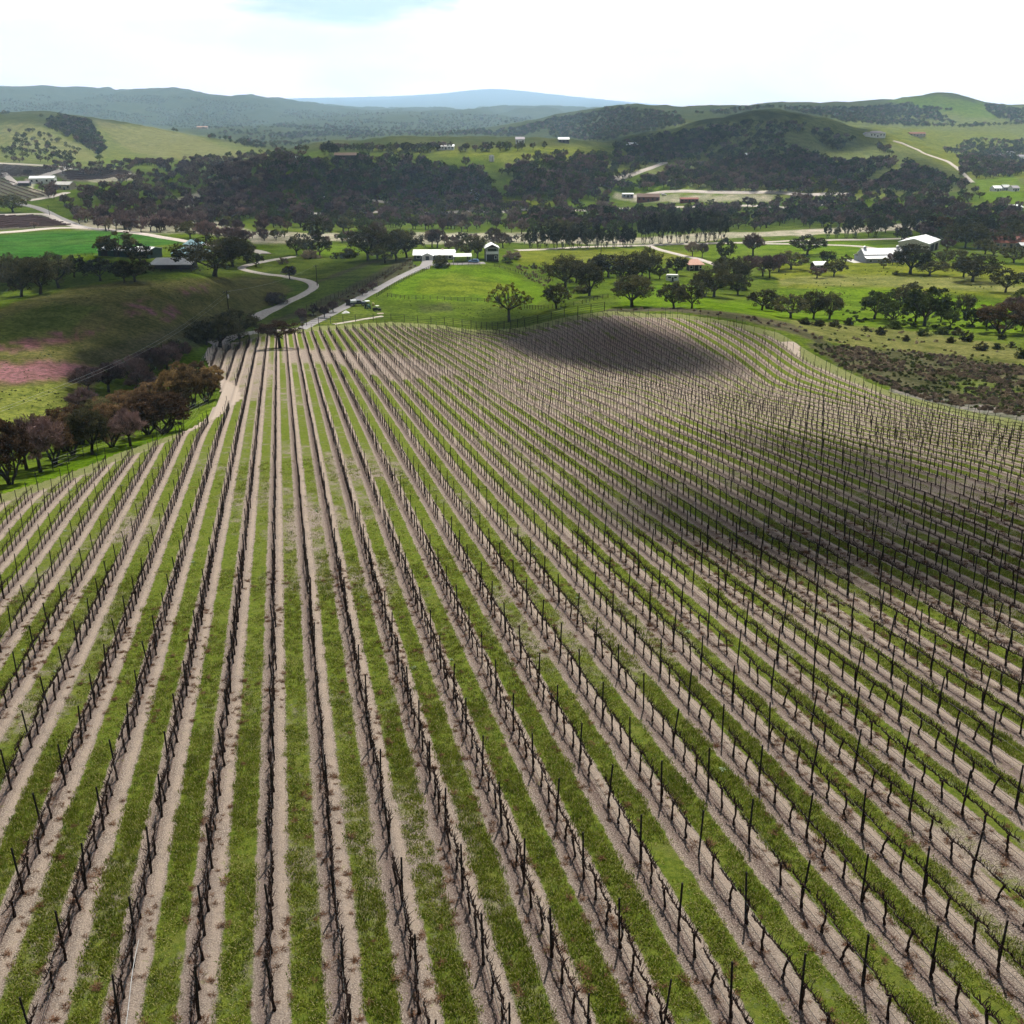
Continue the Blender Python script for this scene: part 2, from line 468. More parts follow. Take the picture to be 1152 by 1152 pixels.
def vine_ground_mat():
    """Bare pale soil under the vines and a mown strip of grass in every row middle; UV = (along, across) in metres."""
    m, nt, N, L = new_mat("vineyard_soil")
    uv = N.new("ShaderNodeUVMap"); uv.uv_map = "UVMap"
    at = N.new("ShaderNodeAttribute"); at.attribute_name = "Cover"
    sc = N.new("ShaderNodeSeparateColor"); L.new(at.outputs["Color"], sc.inputs[0])
    cover, planted, hump_shade = sc.outputs[0], sc.outputs[1], sc.outputs[2]
    sep = N.new("ShaderNodeSeparateXYZ"); L.new(uv.outputs[0], sep.inputs[0])
    P = uv.outputs[0]
    n = _math(N, L, "DIVIDE", _math(N, L, "SUBTRACT", sep.outputs[1], N0), ROWGAP)
    fr = _math(N, L, "FRACT", _math(N, L, "ADD", n, 100.0))
    edge = _math(N, L, "ABSOLUTE", _math(N, L, "SUBTRACT", fr, 0.5))     # 0 = middle of the alley, .5 = vine row
    big = _noise(N, L, P, 0.05, 4, 0.55)
    mid = _noise(N, L, P, 0.55, 5, 0.65, 0.3)
    fine = _noise(N, L, P, 3.2, 5, 0.7, 0.3)
    tiny = _noise(N, L, P, 16.0, 4, 0.75)
    chip = _noise(N, L, P, 42.0, 2, 0.7)
    # soil: pale brown with straw, prunings and darker damp crumbs
    soil = _mix(N, L, _ramp(N, L, fine, 0.36, 0.66), (0.145, 0.116, 0.096), (0.285, 0.235, 0.195))
    soil = _mix(N, L, _ramp(N, L, mid, 0.38, 0.68, 0, 0.55), soil, (0.28, 0.215, 0.175))
    soil = _mix(N, L, _ramp(N, L, tiny, 0.50, 0.62, 0, 1.0), soil, (0.52, 0.44, 0.36))
    soil = _mix(N, L, _ramp(N, L, tiny, 0.47, 0.36, 0, 1.0), soil, (0.07, 0.052, 0.044))
    soil = _mix(N, L, _ramp(N, L, chip, 0.54, 0.66, 0, 0.75), soil, (0.10, 0.072, 0.06))
    soil = _mix(N, L, _ramp(N, L, big, 0.4, 0.65, 0, 0.4), soil, (0.24, 0.195, 0.165))
    mulch = _ramp(N, L, edge, 0.40, 0.48, 0, 0.45)
    soil = _mix(N, L, _math(N, L, "MULTIPLY", mulch, _ramp(N, L, fine, 0.4, 0.6)), soil, (0.15, 0.105, 0.085))
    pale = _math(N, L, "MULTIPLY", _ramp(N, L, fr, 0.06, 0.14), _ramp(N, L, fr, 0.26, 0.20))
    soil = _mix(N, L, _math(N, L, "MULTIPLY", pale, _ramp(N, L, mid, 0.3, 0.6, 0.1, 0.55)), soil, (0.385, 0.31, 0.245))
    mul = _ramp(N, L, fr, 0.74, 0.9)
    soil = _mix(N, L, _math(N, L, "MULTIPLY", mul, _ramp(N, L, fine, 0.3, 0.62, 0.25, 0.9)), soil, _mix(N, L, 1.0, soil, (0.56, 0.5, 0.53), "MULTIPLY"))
    soil = _mix(N, L, hump_shade, soil, _mix(N, L, 1.0, soil, (0.62, 0.5, 0.52), "MULTIPLY"))  # darkens the soil by the painted hump shade
    soil = _mix(N, L, _math(N, L, "MULTIPLY", _math(N, L, "SUBTRACT", 1.0, planted), 0.6), soil, (0.46, 0.385, 0.315))
    grass = _mix(N, L, _ramp(N, L, fine, 0.3, 0.7), (0.056, 0.092, 0.012), (0.15, 0.178, 0.026))
    grass = _mix(N, L, _ramp(N, L, mid, 0.45, 0.7, 0, 0.5), grass, (0.165, 0.165, 0.05))
    grass = _mix(N, L, _ramp(N, L, tiny, 0.5, 0.75, 0, 0.6), grass, (0.16, 0.19, 0.05))
    grass = _mix(N, L, _ramp(N, L, tiny, 0.45, 0.3, 0, 0.7), grass, (0.022, 0.035, 0.01))
    wob = _math(N, L, "ADD", _math(N, L, "MULTIPLY", _math(N, L, "SUBTRACT", mid, 0.5), 0.16), _math(N, L, "MULTIPLY", _math(N, L, "SUBTRACT", fine, 0.5), 0.13))
    strip = _ramp(N, L, _math(N, L, "ADD", edge, wob), 0.205, 0.25, 1, 0)
    patch = _math(N, L, "ADD", _math(N, L, "MULTIPLY", _math(N, L, "SUBTRACT", mid, 0.5), 0.9), _math(N, L, "MULTIPLY", _math(N, L, "SUBTRACT", fine, 0.5), 0.5))
    patch = _ramp(N, L, _math(N, L, "ADD", patch, cover), 0.30, 0.62)
    strip = _math(N, L, "MULTIPLY", _math(N, L, "MULTIPLY", strip, patch), planted)
    weeds = _math(N, L, "MULTIPLY", _ramp(N, L, _math(N, L, "ADD", fine, _math(N, L, "MULTIPLY", mid, 0.5)), 0.86, 0.98, 0, 0.6), _ramp(N, L, cover, 0.3, 0.8))
    fac = _math(N, L, "MAXIMUM", strip, weeds)
    head = _math(N, L, "MULTIPLY", _ramp(N, L, patch, 0.3, 0.8, 0, 0.8), _math(N, L, "SUBTRACT", 1.0, planted))
    fac = _math(N, L, "MAXIMUM", fac, head)
    c = _mix(N, L, fac, soil, grass)
    h = _math(N, L, "ADD", _math(N, L, "MULTIPLY", fine, 1.5), _math(N, L, "ADD", tiny, _math(N, L, "MULTIPLY", chip, 0.4)))
    _out(N, L, _princ(N, L, c, 1.0, 0.0, 0, _bump(N, L, h, 1.0, 0.10)))
    return m

M = {}
M["ground"] = ground_mat()
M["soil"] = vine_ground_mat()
M["road"] = plain("gravel_road", (0.42, 0.37, 0.33), 0.95, 0.1, var=0.25, scale=1.2)
M["asphalt"] = plain("worn_asphalt", (0.23, 0.215, 0.21), 0.9, 0.2, var=0.2, scale=0.8)
M["sand"] = plain("river_sand", (0.45, 0.38, 0.33), 1.0, 0.0, var=0.3, scale=0.1)
M["bark"] = plain("bark", (0.05, 0.042, 0.036), 0.95, 0.05, var=0.45, scale=4)
M["vine_wood"] = plain("vine_bark", (0.036, 0.024, 0.02), 0.95, 0.05, var=0.5, scale=14)
M["cane"] = plain("vine_cane", (0.05, 0.033, 0.026), 0.9, 0.05, var=0.4, scale=14)
M["post"] = plain("creosoted_post", (0.022, 0.02, 0.019), 0.85, 0.12, var=0.5, scale=8)
M["hose"] = plain("black_hose", (0.018, 0.018, 0.02), 0.5, 0.4, var=0.2)
M["pale_hose"] = plain("pale_hose", (0.33, 0.33, 0.33), 0.5, 0.4, var=0.2)
M["wire"] = plain("galvanised_wire", (0.32, 0.31, 0.3), 0.45, 0.4, 0.6, var=0.2)
M["rail"] = plain("dark_fence_wood", (0.045, 0.038, 0.033), 0.9, 0.1, var=0.4, scale=3)
M["leaf_oak"] = leaf_mat("oak_leaves", (0.016, 0.020, 0.010), (0.085, 0.088, 0.042), 0.35)
M["leaf_rust"] = leaf_mat("brown_oak_leaves", (0.030, 0.021, 0.012), (0.135, 0.095, 0.052), 0.35)
M["leaf_ochre"] = leaf_mat("ochre_leaves", (0.07, 0.05, 0.022), (0.17, 0.125, 0.055), 0.35)
M["leaf_bare"] = leaf_mat("bare_twigs", (0.05, 0.036, 0.037), (0.135, 0.098, 0.096), 0.12)
M["leaf_grey"] = leaf_mat("pale_grey_twigs", (0.10, 0.085, 0.07), (0.19, 0.165, 0.135), 0.1)
M["leaf_euc"] = leaf_mat("gum_leaves", (0.014, 0.018, 0.013), (0.04, 0.043, 0.03), 0.25)
M["leaf_green"] = leaf_mat("green_oak_leaves", (0.022, 0.036, 0.012), (0.06, 0.085, 0.026), 0.35)
M["leaf_olive"] = leaf_mat("yellow_green_buds", (0.08, 0.075, 0.02), (0.2, 0.19, 0.05), 0.4)
M["leaf_brush"] = leaf_mat("grey_brush_twigs", (0.095, 0.082, 0.068), (0.23, 0.20, 0.15), 0.15)
M["leaf_far"] = leaf_mat("hill_oak_leaves", (0.02, 0.028, 0.012), (0.06, 0.07, 0.028), 0.2)
M["white_flower"] = leaf_mat("white_blossom", (0.5, 0.5, 0.45), (0.75, 0.75, 0.7), 0.3)

def grass_mat():
    m, nt, N, L = new_mat("grass_blades")
    at = N.new("ShaderNodeAttribute"); at.attribute_name = "tint"
    sep = N.new("ShaderNodeSeparateColor"); L.new(at.outputs["Color"], sep.inputs[0])
    oi = N.new("ShaderNodeObjectInfo")
    c = _mix(N, L, oi.outputs["Random"], (0.055, 0.095, 0.007), (0.23, 0.262, 0.034))
    c = _mix(N, L, _ramp(N, L, sep.outputs[0], 0.80, 0.86), c, (0.38, 0.34, 0.15))
    d = N.new("ShaderNodeBsdfDiffuse"); L.new(c, d.inputs["Color"])
    t = N.new("ShaderNodeBsdfTranslucent"); L.new(c, t.inputs["Color"])
    mx = N.new("ShaderNodeMixShader"); mx.inputs[0].default_value = 0.4
    L.new(d.outputs[0], mx.inputs[1]); L.new(t.outputs[0], mx.inputs[2])
    _out(N, L, mx.outputs[0])
    return m
M["grass"] = grass_mat()

# ------------------------------------------------------------------ what grows or lies where (image outlines dropped onto the ground)
GREEN = (0.085, 0.122, 0.013)
LUSH = (0.112, 0.182, 0.009)
OLIVE = (0.16, 0.172, 0.02)
DRY = (0.24, 0.215, 0.11)
BRUSH = (0.085, 0.075, 0.048)
PINK = (0.22, 0.08, 0.125)
SANDC = (0.47, 0.395, 0.345)
HILL = (0.15, 0.165, 0.055)
WOODF = (0.05, 0.062, 0.024)
VROWS = (0.13, 0.105, 0.1)
ZONES = [   # (colour, strength, edge softness in px, outline)
    (HILL, 1, 6, "-400 210;0 193;60 190;150 190;280 190;330 170;560 168;700 165;760 220;1000 222;1110 215;1500 215;1500 90;-400 90"),
    (WOODF, .95, 8, "-400 150;150 142;330 172;560 166;700 160;760 140;1152 120;1500 120;1500 80;-400 80"),
    (HILL, .9, 5, "-400 137;0 136;40 140;75 155;130 150;165 142;215 150;290 180;200 190;0 192;-400 195"),
    (DRY, .5, 5, "100 134;160 142;215 152;290 178;230 184;150 172;120 150"),
    (DRY, .45, 5, "0 138;40 142;90 165;112 182;60 172;0 160"),
    (LUSH, .35, 4, "120 176;200 180;290 184;260 192;150 190;110 186"),
    (HILL, 1, 4, "560 172;690 168;735 182;690 212;640 222;580 205"),
    (OLIVE, .7, 4, "420 168;700 166;730 178;600 182;480 174"),
    (OLIVE, .8, 5, "960 146;1080 146;1152 150;1300 150;1300 200;1090 200;1020 165;970 158"),
    (LUSH, .6, 4, "995 112;1060 108;1110 118;1125 135;1085 132;1040 122"),
    (OLIVE, .9, 4, "862 180;900 190;950 206;995 220;900 216;862 200"),
    (LUSH, .5, 4, "690 205;760 208;850 222;850 226;740 224;690 216"),
    (LUSH, .7, 3, "1090 205;1140 196;1152 210;1152 232;1110 226"),
    (GREEN, .8, 5, "230 240;330 225;560 225;840 240;1100 240;1100 258;840 252;560 256;300 262;240 258"),
    (OLIVE, .8, 4, "395 222;560 224;640 224;600 234;470 240;400 236"),
    (VROWS, 1, 2, "-300 194;0 184;55 188;72 191;45 198;20 200;-300 206"),
    (VROWS, 1, 2, "65 192;120 190;150 192;150 196;110 204;75 204;62 198"),
    (VROWS, .8, 2, "-300 208;0 200;35 212;60 220;30 226;-300 230"),
    (VROWS, 1, 2, "-300 244;0 242;48 242;70 250;88 254;0 259;-300 262"),
    (SANDC, .85, 2, "28 200;40 206;38 212;62 218;60 222;34 214"),
    (SANDC, .7, 3, "128 196;160 194;152 202;110 206;100 203"),
    (SANDC, .8, 3, "195 225;222 215;228 222;212 236;205 246;196 244;200 233"),
    (SANDC, .65, 4, "80 250;150 238;215 240;290 262;285 270;215 262;130 264;84 258"),
    (SANDC, .8, 2, "270 262;300 259;340 262;400 264;470 262;590 262;590 273;480 274;380 271;330 274;285 274"),
    (SANDC, .8, 2, "590 262;640 262;700 268;790 262;850 261;905 259;905 265;830 267;760 275;590 274"),
    (SANDC, .95, 2, "900 259;960 255;1040 250;1152 252;1152 257;1050 258;960 262;900 265"),
    (SANDC, .75, 2, "690 218;730 220;780 220;870 219;870 226;790 226;720 227;690 224"),
    ((0.042, 0.125, 0.02), 1, 2, "-300 268;0 265;60 259;115 259;150 262;190 268;220 272;180 276;120 284;80 286;40 290;-300 300"),
    (LUSH, 1, 3, "288 277;330 276;420 277;420 284;330 288;288 284"),
    (LUSH, .8, 4, "440 322;470 306;510 299;560 304;620 326;600 345;540 341;440 336"),
    (OLIVE, .5, 8, "470 318;510 308;560 316;590 330;520 332;470 330"),
    (GREEN, .9, 4, "440 338;600 344;610 362;540 368;440 360"),
    (BRUSH, .55, 4, "470 342;505 342;510 350;475 350"),
    (OLIVE, .85, 3, "580 282;720 280;840 288;760 296;640 302;585 296"),
    (LUSH, .8, 4, "760 282;840 274;960 272;1000 278;960 296;860 298;800 292"),
    (OLIVE, .9, 6, "860 300;960 292;1152 300;1400 300;1400 345;1152 335;1040 330;880 325"),
    (DRY, .45, 5, "870 312;960 310;1100 312;1152 322;1152 330;1000 322;880 320"),
    (LUSH, .9, 6, "800 345;880 325;1000 325;1152 345;1300 350;1300 380;1000 372;900 362;810 355"),
    (LUSH, .8, 5, "690 330;760 318;810 340;790 350;700 345"),
    (BRUSH, .9, 2, "340 364;372 350;412 329;468 300;462 292;430 310;395 330;360 347;335 360"),
    (BRUSH, .85, 2, "350 318;420 292;470 288;440 310;390 335;345 352;290 372;330 340"),
    (GREEN, .9, 3, "300 350;340 325;420 296;455 290;400 318;345 345;310 358"),
    ((0.125, 0.112, 0.04), .95, 5, "-300 345;0 345;80 324;150 316;300 310;330 325;290 350;220 375;120 420;80 470;0 500;-300 560"),
    (GREEN, .6, 9, "-300 380;0 360;60 340;110 345;80 370;0 385;-300 400"),
    (BRUSH, .6, 9, "80 400;150 380;230 360;280 350;260 380;190 400;120 425"),
    (PINK, .75, 8, "-300 405;-60 395;0 386;55 376;100 368;120 360;130 366;110 378;50 390;0 396;-60 402"),
    (PINK, .8, 7, "120 345;150 338;180 336;205 352;190 362;150 356"),
    (PINK, .8, 6, "190 322;235 320;232 331;205 333"),
    (tuple(1.1 * c for c in PINK), .7, 9, "-200 432;0 410;40 405;75 408;115 414;110 424;60 428;0 432;-100 445"),
    ((0.16, 0.18, 0.035), .9, 6, "-300 500;0 438;60 430;98 432;92 455;40 470;0 500;-300 560"),
    (LUSH, .8, 4, "-300 690;-100 620;0 552;100 512;180 488;240 460;230 470;120 525;0 570;-300 720"),
    (LUSH, .7, 4, "195 412;235 386;290 378;262 388;238 400;226 420"),
    (BRUSH, 1, 2, "590 372;640 358;690 347;760 346;830 352;885 362;920 375;935 390;890 375;840 362;760 350;700 352;640 362"),
    ((0.15, 0.145, 0.05), .9, 4, "885 360;960 366;1060 376;1152 392;1400 420;1400 440;1152 410;1040 400;930 385"),
    (BRUSH, .9, 3, "900 384;960 390;1050 398;1152 412;1400 430;1400 500;1152 466;1050 450;1000 436;950 414"),
    (LUSH, .4, 6, "1060 430;1110 428;1152 440;1152 456;1090 448"),
    ((0.2, 0.175, 0.165), .9, 2, "1000 437;1060 448;1152 463;1400 500;1400 516;1152 474;1070 459;1000 443"),
]

def zone_colour(X, Y, Z):
    u, v, zc = project(X, Y, Z)
    front = (Y > 2)
    C = np.empty(X.shape + (3,)); C[:] = GREEN
    wob = (fbm(X / np.maximum(zc, 1) * 60, Y / np.maximum(zc, 1) * 60 + np.log(np.maximum(zc, 1)) * 40, 3, 3) - 0.5)
    for col, st, soft, txt in ZONES:
        poly = [tuple(map(float, p.split())) for p in txt.split(";")]
        us = [p[0] for p in poly]; vs = [p[1] for p in poly]
        k = front & (u > min(us) - 12) & (u < max(us) + 12) & (v > min(vs) - 9) & (v < max(vs) + 9)
        idx = np.nonzero(k)
        if not len(idx[0]): continue
        uu, vv, w = u[idx], v[idx], wob[idx]
        d = np.full(uu.shape, 1e9)
        n = len(poly)
        for i in range(n):
            x1, y1 = poly[i]; x2, y2 = poly[(i + 1) % n]
            dx, dy = x2 - x1, y2 - y1
            t = np.clip(((uu - x1) * dx + (vv - y1) * dy) / (dx * dx + dy * dy + 1e-9), 0, 1)
            d = np.minimum(d, np.hypot(uu - x1 - t * dx, (vv - y1 - t * dy) * 1.6))
        d = np.where(inside(uu, vv, poly), d, -d)
        a = np.clip((d + w * soft * 2.2) / soft + 0.5, 0, 1)[:, None] * st
        if col is PINK:
            a = a * np.clip(fbm(X[idx] / 3.2, Y[idx] / 3.2, 61, 4) * 5.5 - 2.45, 0.0, 1)[:, None]
        C[idx] = C[idx] * (1 - a) + np.array(col) * a
    return C

# the planted block and its grassy headland, outlines in the ground plane
def _img_poly(txt, extra=()):
    g = ground_poly([tuple(map(float, p.split())) for p in txt.split(";")])
    return g + list(extra)

_near_right = [xy(70, 105), xy(-2, 60), xy(-2, -40)]
BLOCK = _img_poly("-60 590;0 568;60 548;130 520;187 498;232 477;258 460;272 448;268 436;246 424;236 416;238 398;262 388;300 378;345 373;440 367;500 371;545 376;590 374;640 362;690 355;760 358;820 366;866 379;900 402;950 427;1000 447;1060 463;1152 484",
                  [xy(100, 105)] + _near_right + [xy(72, -78)])
SHEET = _img_poly("-60 575;0 556;60 538;130 511;200 488;232 470;247 446;245 425;228 400;240 386;300 373;345 368;440 362;500 366;545 371;590 368;640 356;690 350;760 353;820 361;872 373;905 392;955 418;1000 440;1060 455;1152 474",
                  [xy(108, 110)] + _near_right + [xy(76, -84)])
YOUNG = _img_poly("742 356;800 362;866 378;900 401;950 426;1000 447;985 452;935 446;870 432;800 392;765 370")

def build_terrain():
    th = np.concatenate([np.radians(np.arange(-178, -40, 6.0)), np.radians(np.arange(-40, 40.01, 0.11)), np.radians(np.arange(46, 179, 6.0))])
    rho = np.exp(np.linspace(math.log(6.0), math.log(35000), 800))
    T, R = np.meshgrid(th, rho, indexing="ij")
    X, Y = R * np.sin(T), R * np.cos(T)
    Z = H(X, Y)
    ins = inside(X, Y, SHEET) & (R < 500)
    C = zone_colour(X, Y, Z)
    Z = np.where(ins, Z - 0.35, Z)
    nt_, nr = X.shape
    V = np.stack([X, Y, Z], -1).reshape(-1, 3)
    i = np.arange(nt_ * nr).reshape(nt_, nr)
    q = np.stack([i[:-1, :-1], i[:-1, 1:], i[1:, 1:], i[1:, :-1]], -1).reshape(-1, 4)
    me = np_mesh("ground", V, q, M["ground"], True, {"Col": C.reshape(-1, 3)})
    return tag(link("ground", me), kind="structure")

COVER = [  # patches of the block with less (or more) grass in the row middles: value, softness px, outline
    (0.44, 14, "560 392;680 402;780 412;900 440;1000 452;980 478;860 470;700 470;620 470;540 440"),
    (0.5, 14, "930 440;1060 465;1152 485;1152 520;1050 520;960 490"),
    (0.18, 5, "318 392;440 398;520 420;440 428;380 408;318 408"),
    (0.34, 6, "560 385;690 355;780 358;870 430;700 408;600 400"),
    (0.95, 3, "742 354;872 374;1002 446;935 449;868 432;790 388"),
    (0.95, 4, "310 374;520 374;470 395;400 392;310 388"),
    (0.35, 8, "232 395;300 385;310 420;290 450;250 440"),
]

def build_vine_ground():
    s = [2.0]
    while s[-1] < 345:
        s.append(s[-1] + max(0.45, 0.006 * s[-1]))
    s = np.array(s)
    n = N0 + ROWGAP * np.arange(-34, 46, 0.2)
    S, Nn = np.meshgrid(s, n, indexing="ij")
    X, Y = xy(S, Nn)
    fr = np.mod((Nn - N0) / ROWGAP, 1.0)
    near = np.clip((150 - S) / 100, 0, 1)
    berm = 0.07 * np.cos(fr * 2 * PI) * near + near * 0.05 * (fbm(X * 1.3, Y * 1.3, 4, 3) - 0.5)
    Z = H(X, Y) + 0.06 + berm
    u, v, zc = project(X, Y, Z)
    cov = 0.62 + (1.0 - 0.6 * np.clip((S - 60) / 80, 0, 1)) * (fbm(S / 9, Nn / 5, 21, 3) - 0.5)
    for val, soft, txt in COVER:
        poly = [tuple(map(float, p.split())) for p in txt.split(";")]
        d = np.full(u.shape, 1e9)
        for i in range(len(poly)):
            x1, y1 = poly[i]; x2, y2 = poly[(i + 1) % len(poly)]
            dx, dy = x2 - x1, y2 - y1
            t = np.clip(((u - x1) * dx + (v - y1) * dy) / (dx * dx + dy * dy), 0, 1)
            d = np.minimum(d, np.hypot(u - x1 - t * dx, v - y1 - t * dy))
        d = np.where(inside(u, v, poly), d, -d)
        a = np.clip(d / soft + 0.5, 0, 1)
        cov = cov * (1 - a) + (val + 0.35 * (fbm(S / 7, Nn / 4, 22, 3) - 0.5)) * a
    pl = inside(X, Y, BLOCK).astype(float)
    cov = np.where(pl > 0.5, cov, np.where((v < 385) | (u > 900) | (u < 205), 0.78, 0.22))
    hump_shade = np.clip(1 - np.hypot((u - 690) / 130, (v - 385) / 32), 0, 1) * 0.6  # cloud shade over the hump, painted into the soil colour
    keep = inside(X, Y, SHEET)
    ns, nn = X.shape
    i = np.arange(ns * nn).reshape(ns, nn)
    kq = keep[:-1, :-1] & keep[1:, :-1] & keep[1:, 1:] & keep[:-1, 1:]
    q = np.stack([i[:-1, :-1], i[:-1, 1:], i[1:, 1:], i[1:, :-1]], -1)[kq]
    used, inv = np.unique(q.ravel(), return_inverse=True)
    V = np.stack([X, Y, Z], -1).reshape(-1, 3)[used]
    C = np.stack([cov, pl, hump_shade], -1).reshape(-1, 3)[used]
    UV = np.stack([S, Nn], -1).reshape(-1, 2)[used]
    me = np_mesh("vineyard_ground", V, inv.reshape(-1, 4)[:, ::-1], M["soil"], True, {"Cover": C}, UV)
    return tag(link("vineyard_ground", me), kind="structure")

build_terrain()
build_vine_ground()

# ------------------------------------------------------------------ roads and tracks as strips laid on the ground
def strip(name, txt, width, mat, lift=0.06, wob=0.0):
    pts = [tuple(map(float, p.split())) for p in txt.split(";")]
    a = hit([p[0] for p in pts], [p[1] for p in pts])
    P = [np.array([a[0, i], a[1, i]]) for i in range(len(pts)) if not math.isnan(a[0, i])]
    # Catmull-Rom through the points, then even steps
    Q = []
    for i in range(len(P) - 1):
        p0, p1, p2, p3 = P[max(i - 1, 0)], P[i], P[i + 1], P[min(i + 2, len(P) - 1)]
        L_ = max(3, int(np.linalg.norm(p2 - p1) / 3))
        for t in np.arange(L_) / L_:
            Q.append(0.5 * (2 * p1 + (p2 - p0) * t + (2 * p0 - 5 * p1 + 4 * p2 - p3) * t * t + (3 * p1 - p0 - 3 * p2 + p3) * t ** 3))
    Q.append(P[-1]); Q = np.array(Q)
    T = np.gradient(Q, axis=0); T /= np.linalg.norm(T, axis=1)[:, None] + 1e-9
    Nn = np.stack([-T[:, 1], T[:, 0]], -1)
    k = np.linspace(-0.5, 0.5, 7)
    W = width * (1 + wob * (fbm(np.arange(len(Q)) / 6.0, np.zeros(len(Q)), 31, 2) - 0.5))
    G = Q[:, None, :] + Nn[:, None, :] * (k[None, :] * W[:, None])[:, :, None]
    R = np.hypot(G[..., 0], G[..., 1])
    Z = H(G[..., 0], G[..., 1]) + lift + 0.0005 * R
    Z[:, 0] -= 0.25 + 0.0005 * R[:, 0]; Z[:, -1] -= 0.25 + 0.0005 * R[:, -1]
    V = np.concatenate([G, Z[..., None]], -1).reshape(-1, 3)
    i = np.arange(len(V)).reshape(len(Q), 7)
    q = np.stack([i[:-1, :-1], i[1:, :-1], i[1:, 1:], i[:-1, 1:]], -1).reshape(-1, 4)
    return tag(link(name, np_mesh(name, V, q, mat, True)), kind="structure")

strip("driveway_road", "337 371;352 363;372 353;392 343;412 332;440 317;465 305;485 298;520 297;545 296", 5.0, M["asphalt"])
strip("driveway_road_to_house", "476 303;480 296;482 291", 5.5, M["asphalt"], 0.1)
strip("winding_track_road", "285 358;305 349;325 339;340 332;350 326;353 321;345 316;320 311;295 308;276 304;272 301;285 297;305 293;330 289", 4.2, M["road"], 0.07, 0.2)
strip("track_road_above_oaks", "238 388;250 384;270 377;300 373;340 370", 3.5, M["road"], 0.08, 0.2)
strip("field_track_road", "375 365;400 361;430 356", 1.8, M["road"], 0.05, 0.3)
strip("valley_road", "-60 266;0 262;60 257;100 257;150 262;200 270;230 275;280 281;300 286", 8, M["road"], 0.1)
strip("vineyard_lane_road", "20 229;45 235;62 243;78 250;95 256;120 259", 7, M["asphalt"], 0.1)
strip("vineyard_lane_road_lower", "-40 242;0 242;40 241;56 243;70 250;92 256", 6, M["road"], 0.12)
strip("vineyard_lane_road_upper", "-60 184;0 184;40 186;80 189;70 191;52 197;34 203", 10, M["road"], 0.1)
strip("vineyard_lane_road_cross", "5 195;12 202;20 208", 8, M["road"], 0.1)
strip("winery_lane_road", "30 226;55 222;75 217", 8, M["road"], 0.1)
strip("levee_road", "580 282;640 279;700 277;730 276;765 275;850 273;960 270;1060 268", 5, M["road"], 0.1)
strip("meadow_track_road", "728 276;745 282;765 287;790 293;810 300", 4, M["road"], 0.1)
strip("farm_track_road", "850 274;900 275;960 277;985 280", 4.5, M["road"], 0.1)
strip("county_road", "340 240;400 240;480 240;560 239;640 237;700 235;780 233;850 232;930 230", 7, M["road"], 0.15)
strip("hill_road", "668 207;690 201;715 195;735 188;748 183", 8, M["road"], 0.2)
strip("ranch_road", "700 222;740 217;790 216;840 217;890 218;960 219", 8, M["road"], 0.2)
strip("ranch_drive_road", "395 231;420 226;440 229;470 230", 6, M["road"], 0.2)
strip("spur_ridge_road", "1005 159;1030 168;1060 180;1080 192;1095 206", 5, M["road"], 0.2)
# ------------------------------------------------------------------ scattering of what nobody could count: ONE object, copies placed by geometry nodes
def scatter(name, P, variants, rot, scl, idx=None, kind="stuff", label=None, cat=None):
    """P (n,3) places, rot (n,3) Euler angles, scl (n,3); variants = list of meshes."""
    src = bpy.data.collections.new(name + "_kinds")
    for k, me in enumerate(variants):
        o = bpy.data.objects.new("%s_%02d" % (name, k), me)
        src.objects.link(o)
    n = len(P)
    me = bpy.data.meshes.new(name)
    me.vertices.add(n); me.vertices.foreach_set("co", np.ascontiguousarray(P, np.float32).ravel())
    for nm, arr in (("rot", rot), ("scl", scl)):
        a = me.attributes.new(nm, "FLOAT_VECTOR", "POINT"); a.data.foreach_set("vector", np.ascontiguousarray(arr, np.float32).ravel())
    a = me.attributes.new("idx", "INT", "POINT")
    if idx is None: idx = rng.integers(0, len(variants), n)
    a.data.foreach_set("value", np.ascontiguousarray(idx, np.int32))
    me.update()
    o = link(name, me)
    g = bpy.data.node_groups.new(name, "GeometryNodeTree")
    g.interface.new_socket("Geometry", in_out="INPUT", socket_type="NodeSocketGeometry")
    g.interface.new_socket("Geometry", in_out="OUTPUT", socket_type="NodeSocketGeometry")
    N, L = g.nodes, g.links
    gi, go = N.new("NodeGroupInput"), N.new("NodeGroupOutput")
    ip = N.new("GeometryNodeInstanceOnPoints"); ip.inputs["Pick Instance"].default_value = True
    ci = N.new("GeometryNodeCollectionInfo"); ci.inputs["Collection"].default_value = src
    ci.inputs["Separate Children"].default_value = True; ci.inputs["Reset Children"].default_value = True
    def attr(nm, t):
        q = N.new("GeometryNodeInputNamedAttribute"); q.data_type = t; q.inputs["Name"].default_value = nm
        return q.outputs["Attribute"]
    er = N.new("FunctionNodeEulerToRotation")
    L.new(attr("rot", "FLOAT_VECTOR"), er.inputs[0])
    L.new(gi.outputs[0], ip.inputs["Points"]); L.new(ci.outputs[0], ip.inputs["Instance"])
    L.new(attr("idx", "INT"), ip.inputs["Instance Index"]); L.new(er.outputs[0], ip.inputs["Rotation"])
    L.new(attr("scl", "FLOAT_VECTOR"), ip.inputs["Scale"]); L.new(ip.outputs[0], go.inputs[0])
    md = o.modifiers.new("scatter", "NODES"); md.node_group = g
    return tag(o, label, cat, None, kind)

# ------------------------------------------------------------------ vines, stakes, wires
VGAP, POSTGAP = 1.44, 4.32
def rpt(s): return (random.random() * 2 - 1) * s

